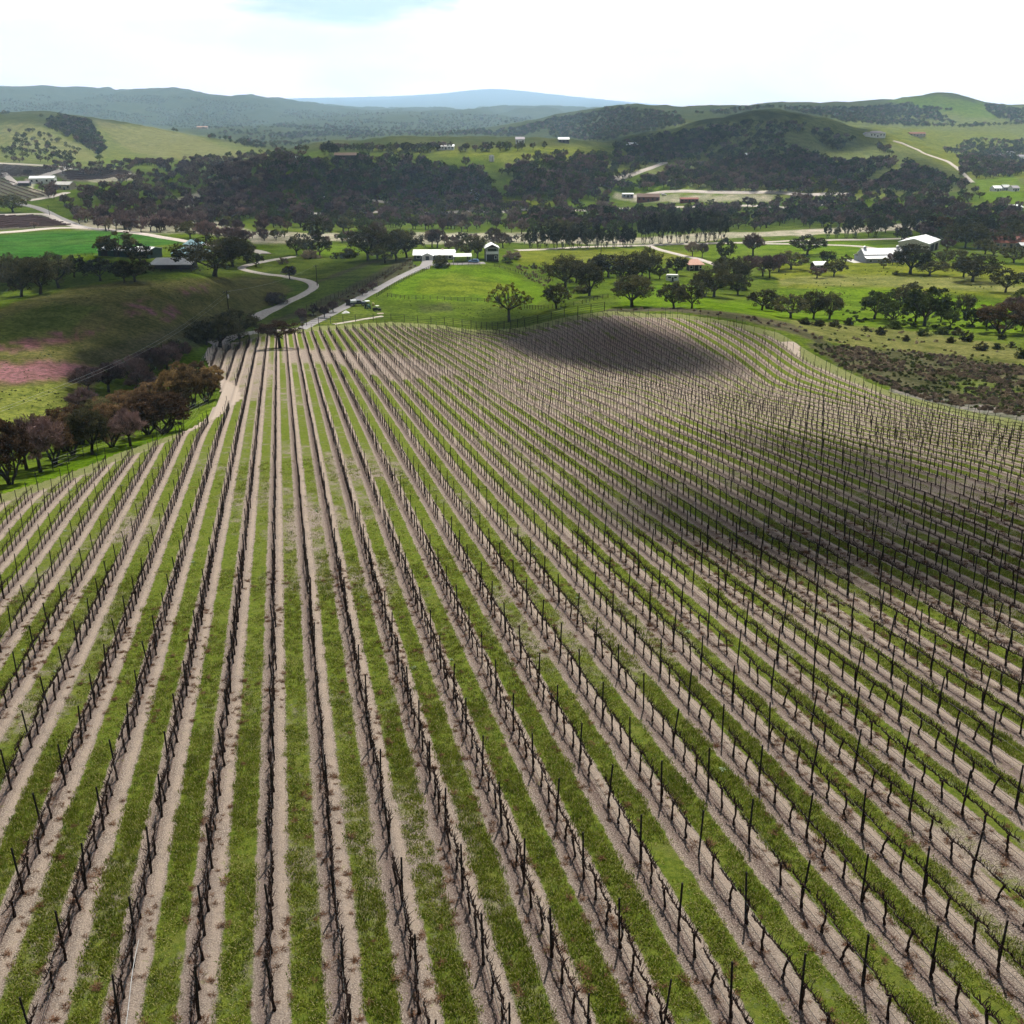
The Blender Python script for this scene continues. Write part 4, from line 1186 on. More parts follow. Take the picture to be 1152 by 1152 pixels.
# named stands: place phrase | entries "kind u v height_px width_px"
STANDS = [
 ("in the vineyard's left-edge row", "r 12 545 72 48;b 46 531 64 52;r 62 522 56 36;d 104 511 54 42;r 126 503 52 38;b 147 502 42 34;r 167 489 46 40;r 185 488 46 56;r 82 512 50 36;r -25 556 72 50;b 30 528 56 46;r 74 508 50 42;r 92 500 48 40;d 116 494 46 40;r 138 486 42 38;r 156 480 40 38"),
 ("behind the left-edge row", "r 150 478 40 48;r 172 466 38 40;r 128 478 36 36;d 142 480 36 30;b 96 470 34 34"),
 ("in the clump beside the vineyard track", "o 196 462 46 34;o 215 458 42 38;o 232 452 36 34;o 205 446 38 40;o 240 440 30 26;o 224 436 30 30"),
 ("in the gully below the flowered hill", "b 100 442 30 36;b 122 441 32 40;b 148 432 32 38;b 172 426 34 42;b 160 442 28 34;b 188 416 28 32;b 200 408 24 28;s 195 398 18 30;s 178 405 16 24"),
 ("by the track above the vineyard", "d 247 391 38 46;d 270 381 34 40;d 232 388 28 30;s 222 384 22 34"),
 ("among the top rows of the vineyard", "u 315 392 33 44"),
 ("left of the green barn", "d 10 322 38 34;d 24 334 40 36;d 46 331 42 40;d 66 324 42 36;d 36 318 30 30;d 113 316 27 30;d 152 317 30 34;d 140 318 26 24;d 84 312 26 26;d -12 330 40 36"),
 ("in front of the green barn", "d 132 289 30 40;d 158 297 26 26;d 121 288 22 22"),
 ("over the house with the teal roof", "d 241 311 46 62;d 262 300 34 40;d 278 296 24 22;d 214 268 20 22;b 232 272 24 28;b 262 273 18 34"),
 ("beside the winding track", "b 326 314 15 18;k 310 342 16 26;d 288 300 16 18;k 318 297 9 14;k 350 291 12 20"),
 ("left of the white ranch house", "d 334 287 23 22;d 360 289 26 20;d 359 271 28 27;d 348 288 18 14;s 392 290 13 26;d 414 293 40 36;g 425 291 40 30;d 446 293 36 36;d 458 290 32 28;d 433 296 24 24;s 378 291 8 14"),
 ("around the white ranch house", "s 497 301 17 19;d 526 291 25 22;d 537 291 27 20;g 513 283 14 20;b 492 279 22 22;g 486 278 20 20;g 505 284 14 12"),
 ("right of the two-storey white house", "k 576 291 10 22;g 566 279 18 22;g 556 275 20 18;s 601 301 6 9;x 570 296 8 16"),
 ("alone beside the fenced green paddock", "y 573 362 44 42"),
 ("in the grove's left third", "d 626 347 28 28;d 636 324 38 38;d 663 333 38 32;d 684 312 28 34;d 648 318 28 26;d 672 312 24 24;s 655 330 14 22"),
 ("in the grove's middle", "d 711 345 36 44;d 713 318 36 34;d 731 314 38 19;d 722 312 28 24;d 700 318 24 24;d 761 310 22 25;d 742 314 16 16"),
 ("in the grove's right third", "d 758 347 30 30;d 778 347 30 28;d 803 334 34 36;d 823 324 36 34;e 815 297 30 22;b 838 313 26 24;b 858 311 24 26;d 790 330 24 24;d 812 312 24 24;d 830 332 24 26"),
 ("in the small dark bush line by the meadow", "d 857 349 25 30;s 868 348 12 16"),
 ("in the mown river meadow", "b 847 288 26 30;g 779 289 18 16;g 790 290 17 14"),
 ("on the meadow left of the metal barn", "d 908 287 24 32;d 890 303 22 33;b 866 313 27 22;b 876 306 20 20;d 938 311 21 22;d 930 298 17 18;b 919 313 13 22;d 951 296 10 10"),
 ("on the meadow around the barns", "d 1024 308 34 40;d 1046 310 18 32;d 1061 299 20 18;r 994 302 13 13;d 1094 317 32 42;d 1084 312 24 26;d 1140 296 20 27;d 1131 329 28 30;d 1078 294 14 18;b 1004 298 14 12;s 1008 309 5 9"),
 ("in the clump of three below the meadow", "d 889 358 28 36;d 915 359 33 28;d 933 359 31 27"),
 ("in the green swale, left part", "n 984 359 34 35;n 1004 364 26 28;d 1024 347 30 30;n 1040 367 48 44;n 1013 345 22 26;n 1030 362 30 26"),
 ("in the green swale, right part", "n 1069 370 24 18;d 1084 358 28 22;n 1094 368 22 24;r 1126 375 36 48;n 1148 352 28 22;b 1140 358 26 24;n 1110 368 22 24;b 1150 372 26 20;n 1058 362 22 18"),
 ("on the olive slope behind the vineyard", "s 905 365 9 14;s 921 367 9 16;s 939 368 10 16;s 955 366 10 14;s 991 377 11 14;x 1005 370 12 20;s 1019 384 9 10;x 1039 378 11 17;x 1060 376 9 20;s 1069 386 9 11;s 1087 384 13 17;s 1103 394 11 17;x 1121 393 9 11;s 1137 391 8 12;x 1148 403 14 16;x 1128 382 8 14;s 1078 377 9 16;s 874 350 7 10;s 974 373 7 12"),
 ("in the row left of the levee gate", "e 597 279 24 13;e 606 280 27 14;e 615 280 28 14;e 625 280 29 15;e 634 280 27 14;e 643 280 30 15;e 652 279 31 16;e 661 280 29 14;e 671 279 28 15;e 681 279 25 14;e 691 279 26 14;e 703 278 26 16;e 710 278 22 13"),
 ("in the row right of the levee gate", "e 724 275 34 15;e 733 275 37 17;e 743 275 36 16;e 753 274 38 17;e 763 274 35 15;e 772 273 33 15;e 785 273 40 19;e 795 273 38 18;e 805 272 36 17;e 813 271 30 13"),
 ("between the river and the barns", "e 931 268 17 9;e 941 268 14 8;e 952 268 25 13;e 962 268 28 16;e 985 267 25 17;d 996 262 18 14;d 1020 267 27 18;r 1048 266 24 24;r 1060 267 26 24;d 1009 268 8 8;b 977 266 12 10"),
 ("right of the beige barn", "d 1072 277 26 26;d 1086 279 28 26;d 1100 280 28 26;e 1112 272 26 16;d 1124 278 22 24;d 1108 286 18 20;d 1140 272 24 24;d 1150 276 26 22;d 1094 268 24 22;d 1078 266 24 22;d 1118 288 14 18;e 1102 262 22 12;d 1136 262 18 22;b 1066 282 14 16"),
 ("below the western hill", "d 15 239 21 30;b 32 198 8 9;b 39 257 8 11;d 78 183 9 14;n 112 181 8 8"),
 ("beside the driveway", "b 339 361 15 15;b 353 355 13 12;b 365 358 14 13;b 375 352 14 13;b 341 362 10 10;b 408 333 9 10;b 419 327 10 12"),
 ("on the plateau rim", "e 372 175 18 14;e 365 174 14 9;e 378 175 12 9;b 322 178 9 14;b 314 180 8 10;b 340 176 7 10;d 473 174 6 7;d 437 172 5 8;d 456 172 4 10;n 413 181 10 8"),
]
# wooded areas: place phrase | kinds | count | height in metres | outline of the trunks' feet
WOODS = [
 ("beside the western vineyards", "bbbdb", 26, (5.8, 10.1), "70 232;110 214;150 212;150 246;120 254;84 246"),
 ("right of the winery", "bbbg", 16, (5.8, 9.4), "120 212;165 196;215 205;200 222;150 222"),
 ("above the emerald field", "bbdb", 26, (5.8, 10.9), "140 262;150 236;196 228;232 244;245 268;200 266"),
 ("along the sand above the teal roof", "bbd", 16, (5.0, 8.6), "206 262;240 250;292 262;296 276;250 274"),
 ("at the creek's far end", "bbgd", 18, (5.0, 8.6), "170 196;215 184;262 188;232 214;200 204"),
 ("at the left end of the bluff", "ddnb", 26, (7.2, 11.7), "232 244;234 214;262 200;288 212;290 256;250 262"),
 ("at the bluff's foot, left", "bdbdn", 30, (6.5, 11.7), "288 258;290 230;340 226;380 240;380 262"),
 ("on the terrace below the ranches", "bbdn", 26, (5.8, 10.1), "384 262;380 246;440 242;500 244;500 262;440 262"),
 ("above the white ranch house", "bbdg", 22, (5.8, 10.1), "500 262;500 240;560 240;590 244;592 264;540 262"),
 ("on the bluff face, left part", "dndb", 34, (7.2, 11.7), "290 226;288 196;330 184;370 184;368 224"),
 ("on the bluff face, middle part", "dnde", 36, (7.2, 11.7), "372 222;372 184;420 182;460 184;462 220"),
 ("on the bluff face, right part", "dndb", 30, (7.2, 11.7), "464 222;464 186;520 186;548 200;560 222;520 226"),
 ("around the ranches below the bluff", "bbgd", 26, (5.0, 9.4), "400 240;396 228;470 232;560 222;600 226;590 240;480 242"),
 ("behind the left gum row", "bbdn", 34, (5.8, 10.1), "594 262;596 244;640 242;700 244;716 262;650 266"),
 ("left of the red barn", "bbdb", 24, (5.8, 10.1), "600 236;606 214;650 212;690 222;680 236"),
 ("behind the right gum row", "bddb", 30, (5.8, 10.9), "716 258;720 238;780 236;830 240;826 262;770 264"),
 ("above the river bend", "bbdn", 30, (5.8, 10.1), "832 256;836 234;900 230;930 236;926 254;880 256"),
 ("on the bank above the barns", "bbdd", 30, (5.8, 10.1), "930 254;934 230;990 224;1040 232;1036 250;980 254"),
 ("on the bank at the right edge", "bbdd", 24, (5.8, 10.1), "1040 250;1042 228;1090 226;1120 238;1152 246;1152 256;1090 252"),
 ("on the spur under the dark hill", "dndd", 30, (5.8, 10.9), "770 205;790 180;840 184;850 206;826 212;780 212"),
 ("beside the hill road", "dbnd", 24, (5.8, 10.1), "590 216;600 190;650 186;700 196;690 212;650 206"),
]
FAR = [   # belts of the valley first
 (60, (5, 8), "66 236;60 218;96 204;130 196;170 186;120 186;60 186;40 200;52 226"),
 (45, (3.5, 6.5), "280 272;400 275;590 276;720 277;720 268;590 267;400 268;280 265"),
 (90, (5.5, 8.5), "210 200;160 184;230 178;300 172;330 176;240 200"), (60, (5.5, 8.5), "560 226;600 180;690 172;740 180;690 222"),
 (190, (5, 8), "740 176;770 152;830 138;900 140;960 158;960 178;900 186;800 184"),
 (140, (6.0, 9.5), "70 250;84 226;120 204;200 190;290 186;240 250;200 262;130 262"), (110, (6.0, 9.5), "236 254;236 210;262 196;300 182;460 180;548 196;566 224;480 240;300 248"),
 (110, (5.5, 8.5), "280 262;300 244;480 238;600 228;600 246;590 258;480 258"), (90, (5.5, 9.0), "590 260;604 236;700 236;830 234;960 228;1060 228;1120 240;1152 250;1060 254;830 260"),
 (50, (5.5, 8.5), "860 236;900 214;1000 218;1100 214;1152 236;1152 244;1040 234"), (40, (6, 9), "1010 272;1060 256;1152 254;1152 280;1080 276"), (90, (5.5, 8.5), "570 224;580 192;660 184;690 196;690 214;640 226"),
   # the rest of the woodland: count, height, outline
 (54, (4.8, 7.9), "0 182;8 150;40 146;90 170;80 180;40 184"), (202, (5.4, 9.4), "22 136;60 130;100 136;122 168;112 176;84 158;40 138"), (22, (5.4, 8.6), "140 184;180 182;190 187;150 187"),
 (405, (5.4, 10.1), "180 150;260 140;420 144;420 164;330 170;290 170;250 158"), (1485, (4.8, 8.6), "0 132;0 106;100 106;220 110;300 118;320 136;240 146;150 140;60 128"),
 (1350, (5.4, 9.4), "300 150;320 124;420 126;520 128;600 132;600 160;440 164;340 162"), (837, (5.4, 8.6), "560 160;600 138;690 120;760 128;780 146;700 160;620 164"),
 (202, (5.4, 9.4), "690 168;740 155;800 146;830 150;780 176;740 186"), (230, (5.4, 9.4), "700 214;760 190;860 178;900 186;1000 216;900 218;780 214"), (176, (5.4, 9.4), "860 196;900 160;1000 166;1010 186;960 208;900 192"),
 (122, (5.4, 9.4), "980 214;1020 186;1060 200;1090 212;1040 220"), (756, (5.4, 8.6), "780 128;850 120;960 122;1030 120;1120 130;1152 128;1152 140;1090 144;1000 142;880 132"), (94, (6.1, 10.1), "1098 118;1152 124;1152 136;1124 134"),
 (148, (5.4, 9.4), "1080 200;1080 176;1152 166;1152 196;1120 202"), (81, (4.8, 8.6), "1060 172;1090 158;1152 160;1152 172;1100 176"), (230, (6.1, 10.1), "236 252;240 202;300 184;460 182;545 198;562 226;480 238;300 246"), (122, (5.4, 8.6), "580 262;600 240;830 238;1060 236;1060 252;830 260"), (68, (5.4, 8.6), "560 198;600 176;700 174;720 184;640 200"),
 (81, (6.1, 10.1), "900 128;1010 118;1030 116;1000 132"), (49, (5.4, 8.6), "300 172;420 168;560 166;640 168;500 172"),
]

def gather_trees():
    T = []     # kind, x, y, z, height m, width m, place
    def put(code, u, v, hpx, wpx, place, hm=None, wm=None):
        T.append([code, u, v, hpx, wpx, place, hm, wm])
    for place, txt in STANDS:
        for e in txt.split(";"):
            c, u, v, h, w = e.split(); put(c, float(u), float(v), float(h), float(w), place)
    def fill(n, poly, gap):
        poly = [tuple(map(float, p.split())) for p in poly.split(";")]
        us, vs = [p[0] for p in poly], [p[1] for p in poly]
        out, tries = [], 0
        while len(out) < n and tries < n * 60:
            tries += 1
            u, v = rng.uniform(min(us), max(us)), rng.uniform(min(vs), max(vs))
            if not inside(np.array([u]), np.array([v]), poly)[0]: continue
            if gap and any(abs(u - a) < gap and abs(v - b_) < gap * .5 for a, b_ in out): continue
            out.append((u, v))
        return out
    for place, kinds, n, hr, poly in WOODS:
        for u, v in fill(n, poly, 5):
            h = rng.uniform(*hr); put(kinds[rng.integers(len(kinds))], u, v, None, None, place, h, h * rng.uniform(.7, 1.25))
    for n, hr, poly in FAR:
        dmin = 2000 if n >= 400 and hr[0] != 6.0 else 0
        for u, v in fill(int(n * 2.1), poly, 0):
            h = rng.uniform(*hr); put(("bbbbgd" if u < 300 and 180 < v < 275 else "ddnbbg" if 180 < v < 280 else "ddndb")[rng.integers(5)], u, v, None, None, None, h, h * rng.uniform(.75, 1.35)); T[-1].append(dmin)
    X = hit([t[1] for t in T], [t[2] for t in T])
    R = []
    for i, t in enumerate(T):
        x, y, z = X[:, i]
        if len(t) > 8 and fbm(x / 170, y / 260, 91, 3) < (0.45 if t[8] else 0.28): continue
        if math.isnan(x) or (len(t) > 8 and math.hypot(x, y) < t[8]): continue
        zc = y * CP - z * SP
        k = zc / F
        up = CP - (t[2] - 576) / F * SP                            # how far one metre of height shows
        h = t[6] if t[6] else t[3] * k / up
        w = t[7] if t[7] else t[4] * k * (1.3 if t[0] == 'r' and t[1] < 210 else 1.25 if t[0] in 'dn' else 1.1)
        R.append(dict(c=t[0], u=t[1], v=t[2], x=x, y=y, z=z, h=h, w=w, px=h / k, place=t[5], d=math.hypot(x, y)))
    return R

def build_trees():
    R = gather_trees()
    trees = [t for t in R if t["c"] not in "sxkw"]
    shrubs = [t for t in R if t["c"] in "sxkw"]
    named = sorted([t for t in trees if t["place"]], key=lambda t: -t["px"])
    gums = [t for t in named if t["c"] == "e"]
    oaks = [t for t in named if t["c"] != "e"][:298]
    pick = oaks + gums + shrubs
    pid = set(id(t) for t in pick)
    by = {}
    for t in pick: by.setdefault((t["place"], KIND[t["c"]][1]), []).append(t)
    for (place, what), g in by.items():
        g.sort(key=lambda t: t["u"])
        for i, t in enumerate(g):
            if len(g) == 1: lab = "%s %s" % (what, place)
            elif i == 0: lab = "leftmost %s %s" % (what, place)
            elif i == len(g) - 1: lab = "rightmost %s %s" % (what, place)
            else: lab = "%s %s from the left %s" % (ordinal(i + 1), what, place)
            nm = KIND[t["c"]][0]
            e = empty(nm, (t["x"], t["y"], t["z"] - 0.05), rng.uniform(0, 2 * PI))
            tag(e, lab, "shrub" if nm == "shrub" else "tree", "trees " + place if nm != "shrub" else "bushes " + place)
            if nm == "shrub":
                vs = SHRUBS[t["c"]] if t["px"] > 9 else SHRUBS[t["c"] + "l"]
            else:
                D = TREES[t["c"]]
                lev = "hi" if t["px"] > 30 and "hi" in D else "mid"
                vs = D[lev]
            a, b = vs[rng.integers(len(vs))]
            sc = (t["w"], t["w"], t["h"])
            for n_, me in (("trunk" if nm != "shrub" else "stems", a), ("crown" if nm != "shrub" else "foliage", b)):
                o = link(n_, me, e); o.scale = sc
    # everything smaller: one woodland
    rest = [t for t in trees if id(t) not in pid]
    kinds, key = [], {}
    for c in "dbgen":
        key[c] = len(kinds)
        for a, b in TREES[c]["low"]:
            kinds.append(joined(a, b))
    P = np.array([(t["x"], t["y"], t["z"] - 0.1) for t in rest])
    n = len(rest)
    rot = np.zeros((n, 3)); rot[:, 2] = rng.uniform(0, 6.28, n)
    sc = np.array([(t["w"], t["w"], t["h"]) for t in rest])
    idx = np.array([key.get(t["c"], 0) + rng.integers(0, 3) for t in rest])
    scatter("hillside_woodland", P, kinds, rot, sc, idx, label="oak woodland covering the far hills and the valley beyond the river", cat="woodland")
    print("TREES", len(pick), "woodland", n)

def joined(a, b):
    me = bpy.data.meshes.new("woodland_tree")
    va = np.zeros(len(a.vertices) * 3, np.float32); a.vertices.foreach_get("co", va)
    vb = np.zeros(len(b.vertices) * 3, np.float32); b.vertices.foreach_get("co", vb)
    na = len(a.vertices)
    fa = [tuple(p.vertices) for p in a.polygons]; fb = [tuple(i + na for i in p.vertices) for p in b.polygons]
    me.from_pydata(np.concatenate([va, vb]).reshape(-1, 3).tolist(), [], fa + fb)
    me.materials.append(a.materials[0]); me.materials.append(b.materials[0])
    me.polygons.foreach_set("material_index", [0] * len(fa) + [1] * len(fb))
    at = me.attributes.new("tint", "FLOAT_COLOR", "POINT")
    cb = np.zeros(len(b.vertices) * 4, np.float32); b.attributes["tint"].data.foreach_get("color", cb)
    at.data.foreach_set("color", np.concatenate([np.full(na * 4, .5, np.float32), cb]))
    me.update()
    return me

build_trees()

def build_brush():
    """Low ground cover: grey brush right of and beyond the vineyard, tussocks on the hill meadows."""
    P, sc, ix = [], [], []
    def area(n, poly, hr, lo, hi, thr=0.0):
        poly = [tuple(map(float, p.split())) for p in poly.split(";")]
        us, vs = [p[0] for p in poly], [p[1] for p in poly]
        u = rng.uniform(min(us), max(us), n); v = rng.uniform(min(vs), max(vs), n)
        k = inside(u, v, poly); u, v = u[k], v[k]
        X = hit(u, v)
        for i in range(len(u)):
            if math.isnan(X[0, i]): continue
            if thr and fbm(X[0, i] / 6, X[1, i] / 6, 88, 3) < thr: continue
            if inside(X[0, i:i + 1], X[1, i:i + 1], SHEET)[0]: continue
            P.append((X[0, i], X[1, i], X[2, i] - .03)); h = rng.uniform(*hr); w = h * rng.uniform(1.2, 2.2)
            sc.append((w, w, h)); ix.append(rng.integers(lo, hi))
    area(4200, "900 386;960 390;1050 398;1152 412;1200 420;1200 482;1152 470;1050 452;1000 436;950 414", (.3, .7), 6, 9, .44)
    area(2200, "900 386;960 390;1050 398;1152 412;1200 420;1200 482;1152 470;1050 452;1000 436;950 414", (.3, .7), 3, 6, .2)
    area(700, "590 374;640 360;690 350;760 348;830 354;885 364;925 380;935 390;890 373;840 360;760 347;700 348;640 357", (.4, .8), 6, 9)
    area(260, "885 362;960 368;1060 378;1152 394;1152 408;1040 398;930 384", (.3, .8), 0, 6, .5)
    area(260, "860 306;1000 300;1152 306;1152 340;1000 345;880 345", (.2, .6), 3, 6, .5)
    area(500, "0 345;80 326;150 318;290 314;260 360;200 385;120 415;60 428;0 430", (.12, .35), 3, 6, .5)
    area(220, "0 440;60 430;96 436;90 460;40 480;0 500", (.12, .35), 3, 6, .45)
    area(500, "340 364;372 350;412 329;468 300;462 292;430 310;395 330;360 347;335 360", (.4, .9), 6, 9)
    area(120, "580 300;600 296;622 312;616 324;596 316", (.6, 1.2), 0, 3)
    area(300, "440 338;600 344;610 364;540 366;440 358", (.15, .4), 3, 6, .52)
    area(200, "940 350;1000 345;1100 350;1152 352;1152 372;1060 372;960 362", (.5, 1.4), 3, 6, .4)
    n = len(P)
    rot = np.zeros((n, 3)); rot[:, 2] = rng.uniform(0, 6.28, n)
    kinds = [joined(a, b) for c in ("kl", "xl", "k") for a, b in SHRUBS[c]]
    scatter("brush", np.array(P), kinds, rot, np.array(sc), np.array(ix), label="low grey and green brush covering the slopes around the vineyard", cat="brush")
build_brush()

def build_far_vines():
    """Trained vine rows of the western vineyards and the block beside the driveway, as low hedges of wood and wire."""
    b = MB()
    for txt, (du, dv), gap in (("-60 206;-60 187;0 185;55 189;70 192;45 197;20 199", (60, 9), 7.0), ("68 193;120 191;150 193;146 196;110 203;76 203", (60, 3), 7.0), ("-60 228;-60 209;0 201;34 212;58 220;30 225", (30, 12), 7.0),
                               ("-60 261;-60 245;0 243;46 243;70 250;86 254;0 258", (40, -3), 6.0), ("346 358;372 346;402 330;440 311;466 297;460 293;430 309;394 328;358 346", (-60, 37), 3.0)):
        poly = ground_poly([tuple(map(float, p.split())) for p in txt.split(";")])
        cu = np.mean([float(p.split()[0]) for p in txt.split(";")]); cv = np.mean([float(p.split()[1]) for p in txt.split(";")])
        x0, y0, _ = hit1(cu, cv); x1, y1, _ = hit1(cu + du * .2, cv + dv * .2)
        d = np.array([x1 - x0, y1 - y0]); d /= np.linalg.norm(d); nrm = np.array([-d[1], d[0]])
        ext = max(math.hypot(px - x0, py - y0) for px, py in poly)
        for k in np.arange(-ext, ext, gap):
            t = np.arange(-ext, ext, gap * .8)
            X = x0 + nrm[0] * k + d[0] * t; Y = y0 + nrm[1] * k + d[1] * t
            ok = inside(X, Y, poly)
            Zz = H(X, Y)
            for i in range(len(t) - 1):
                if ok[i] and ok[i + 1]:
                    h = random.uniform(.9, 1.25) * min(1.3, gap / 4 + .35)
                    b.tube([(X[i], Y[i], Zz[i] + h * .62), (X[i + 1], Y[i + 1], Zz[i + 1] + h * .62)], h * (.3 if gap > 5 else .07), 3, False)
                    b.tube([(X[i], Y[i], Zz[i] - .1), (X[i], Y[i], Zz[i] + h * 1.2)], .09, 3, False)
    tag(b.build("distant_vines", M["leaf_bare"]), "dark vine rows of the valley vineyards and the strip beside the driveway", "vines", None, "stuff")
build_far_vines()
# ------------------------------------------------------------------ buildings, fences, poles and vehicles, each a thing with its parts
M["white_roof"] = plain("white_metal_roof", (0.78, 0.78, 0.78), 0.45, 0.4, 0.0, var=0.1, scale=1.5, ribs=0.9)
M["grey_roof"] = plain("grey_metal_roof", (0.42, 0.42, 0.42), 0.5, 0.4, var=0.15, scale=1.2, ribs=0.9)
M["teal_roof"] = plain("teal_metal_roof", (0.15, 0.27, 0.30), 0.5, 0.4, var=0.15, scale=1.2, ribs=0.8)
M["pink_roof"] = plain("pink_tile_roof", (0.50, 0.29, 0.22), 0.8, 0.2, var=0.2, scale=2.5, ribs=0.5)
M["red_roof"] = plain("red_brown_roof", (0.22, 0.075, 0.05), 0.8, 0.2, var=0.25, scale=2.0, ribs=0.5)
M["brown_roof"] = plain("brown_roof", (0.12, 0.075, 0.055), 0.85, 0.2, var=0.25, scale=2.0)
M["mauve_roof"] = plain("grey_mauve_roof", (0.3, 0.27, 0.3), 0.8, 0.2, var=0.2, scale=2.0)
M["green_wall"] = plain("dark_green_cladding", (0.025, 0.055, 0.04), 0.7, 0.2, var=0.25, scale=1.0, ribs=0.6)
M["white_wall"] = plain("white_painted_wall", (0.66, 0.65, 0.62), 0.8, 0.2, var=0.12, scale=1.0)
M["grey_wall"] = plain("blue_grey_cladding", (0.30, 0.31, 0.36), 0.7, 0.3, var=0.15, scale=1.0, ribs=0.7)
M["beige_wall"] = plain("beige_cladding", (0.52, 0.48, 0.40), 0.75, 0.2, var=0.12, scale=1.0, ribs=0.8)
M["dark_wall"] = plain("dark_timber_wall", (0.05, 0.042, 0.04), 0.85, 0.15, var=0.3, scale=1.5)
M["slate_wall"] = plain("slate_grey_wall", (0.12, 0.115, 0.13), 0.8, 0.2, var=0.2, scale=1.5)
M["red_wall"] = plain("barn_red_wall", (0.17, 0.06, 0.05), 0.85, 0.15, var=0.25, scale=1.5)
M["tan_wall"] = plain("tan_stucco_wall", (0.40, 0.32, 0.24), 0.9, 0.1, var=0.15, scale=1.2)
M["trim"] = plain("white_trim", (0.72, 0.72, 0.7), 0.7, 0.3, var=0.08)
M["glass"] = plain("dark_window_glass", (0.02, 0.024, 0.03), 0.12, 0.6, var=0.2)
M["opening"] = plain("dark_door", (0.03, 0.028, 0.028), 0.8, 0.2, var=0.3)
M["blue_door"] = plain("blue_grey_door", (0.16, 0.19, 0.25), 0.6, 0.3, var=0.15)
M["concrete"] = plain("pale_concrete", (0.45, 0.43, 0.40), 0.9, 0.2, var=0.15, scale=0.6)
M["tyre"] = plain("black_tyre", (0.015, 0.015, 0.016), 0.9, 0.1, var=0.2)
M["hub"] = plain("wheel_hub", (0.35, 0.35, 0.36), 0.4, 0.5, 0.5, var=0.15)
M["navy_paint"] = plain("dark_blue_paint", (0.02, 0.026, 0.05), 0.3, 0.5, var=0.15)
M["sky_paint"] = plain("light_blue_paint", (0.12, 0.22, 0.38), 0.3, 0.5, var=0.12)
M["white_paint"] = plain("white_paint", (0.7, 0.7, 0.7), 0.35, 0.5, var=0.08)
M["green_paint"] = plain("green_tractor_paint", (0.02, 0.09, 0.06), 0.35, 0.5, var=0.15)
M["yellow_paint"] = plain("faded_yellow_plastic", (0.5, 0.42, 0.14), 0.6, 0.4, var=0.15)
M["tarp"] = plain("pale_tarp", (0.6, 0.59, 0.58), 0.7, 0.3, var=0.15, scale=2)
M["pallet"] = plain("weathered_pallet_wood", (0.5, 0.4, 0.34), 0.9, 0.1, var=0.25, scale=3)

def spot(u, v):
    x, y, z = hit1(u, v)
    return x, y, z, (y * CP - z * SP) / F

def window(parent, x, z, w, h, y=0.0, side="y", frame=True):
    """A window on the facade at local y (or on an end wall at local x when side = 'x')."""
    b = MB()
    if side == "y": b.box((x, y - 0.03, z), (w, 0.06, h))
    else: b.box((y, x, z), (0.06, w, h))
    o = b.build("window", M["glass"], parent)
    if frame:
        f = MB(); t = 0.14
        for dx, dz, ww, hh in ((0, h / 2 + t / 2, w + 2 * t, t), (0, -h / 2 - t / 2, w + 2 * t, t), (-w / 2 - t / 2, 0, t, h), (w / 2 + t / 2, 0, t, h)):
            if side == "y": f.box((x + dx, y - 0.045, z + dz), (ww, 0.09, hh))
            else: f.box((y, x + dx, z + dz), (0.09, ww, hh))
        f.build("frame", M["trim"], o)
    return o

def door(parent, x, w, h, y, mat="opening", side="y", name="door"):
    b = MB()
    if side == "y": b.box((x, y - 0.04, h / 2), (w, 0.08, h))
    else: b.box((y, x, h / 2), (0.08, w, h))
    return b.build(name, M[mat], parent)

def gable(root, w, d, hw, hr, wall, roof, ridge="x", over=0.5, cx=0, cy=0, z0=0, names=("wall", "roof"), th=0.18):
    b = MB()
    if ridge == "x":
        b.prism([(cy - d / 2, z0 - 1.5), (cy + d / 2, z0 - 1.5), (cy + d / 2, z0 + hw), (cy, z0 + hw + hr), (cy - d / 2, z0 + hw)], "x", cx - w / 2, cx + w / 2)
    else:
        b.prism([(cx - w / 2, z0 - 1.5), (cx + w / 2, z0 - 1.5), (cx + w / 2, z0 + hw), (cx, z0 + hw + hr), (cx - w / 2, z0 + hw)], "y", cy - d / 2, cy + d / 2)
    wl = b.build(names[0], M[wall], root)
    r = MB(); span = d if ridge == "x" else w; ln = w if ridge == "x" else d
    k = hr / (span / 2); o = over
    c0 = cy if ridge == "x" else cx; l0 = cx if ridge == "x" else cy
    for s in (-1, 1):
        e = (c0 + s * (span / 2 + o), z0 + hw - k * o + 0.03); t = (c0, z0 + hw + hr + 0.03)
        r.prism([e, t, (t[0], t[1] + th), (e[0], e[1] + th)], ridge, l0 - ln / 2 - o * .7, l0 + ln / 2 + o * .7)
    rf = r.build(names[1], M[roof], root)
    return wl, rf

def hip(root, w, d, z, hr, mat, over=0.7, ridge=0.45, cx=0, cy=0, name="roof"):
    a, c = w / 2 + over, d / 2 + over; q = w / 2 * ridge
    v = [(-a, -c, z), (a, -c, z), (a, c, z), (-a, c, z), (-q, 0, z + hr), (q, 0, z + hr), (-a, -c, z - .18), (a, -c, z - .18), (a, c, z - .18), (-a, c, z - .18)]
    v = [(p[0] + cx, p[1] + cy, p[2]) for p in v]
    b = MB(); b.add(v, [(0, 1, 5, 4), (1, 2, 5), (2, 3, 4, 5), (3, 0, 4), (9, 8, 7, 6), (0, 6, 7, 1), (1, 7, 8, 2), (2, 8, 9, 3), (3, 9, 6, 0)])
    return b.build(name, M[mat], root)

def building(name, label, cat, u, v, rz=0.0, group=None):
    x, y, z, k = spot(u, v)
    r = empty(name, (x, y, z), rz)
    tag(r, label, cat, group)
    return r, k

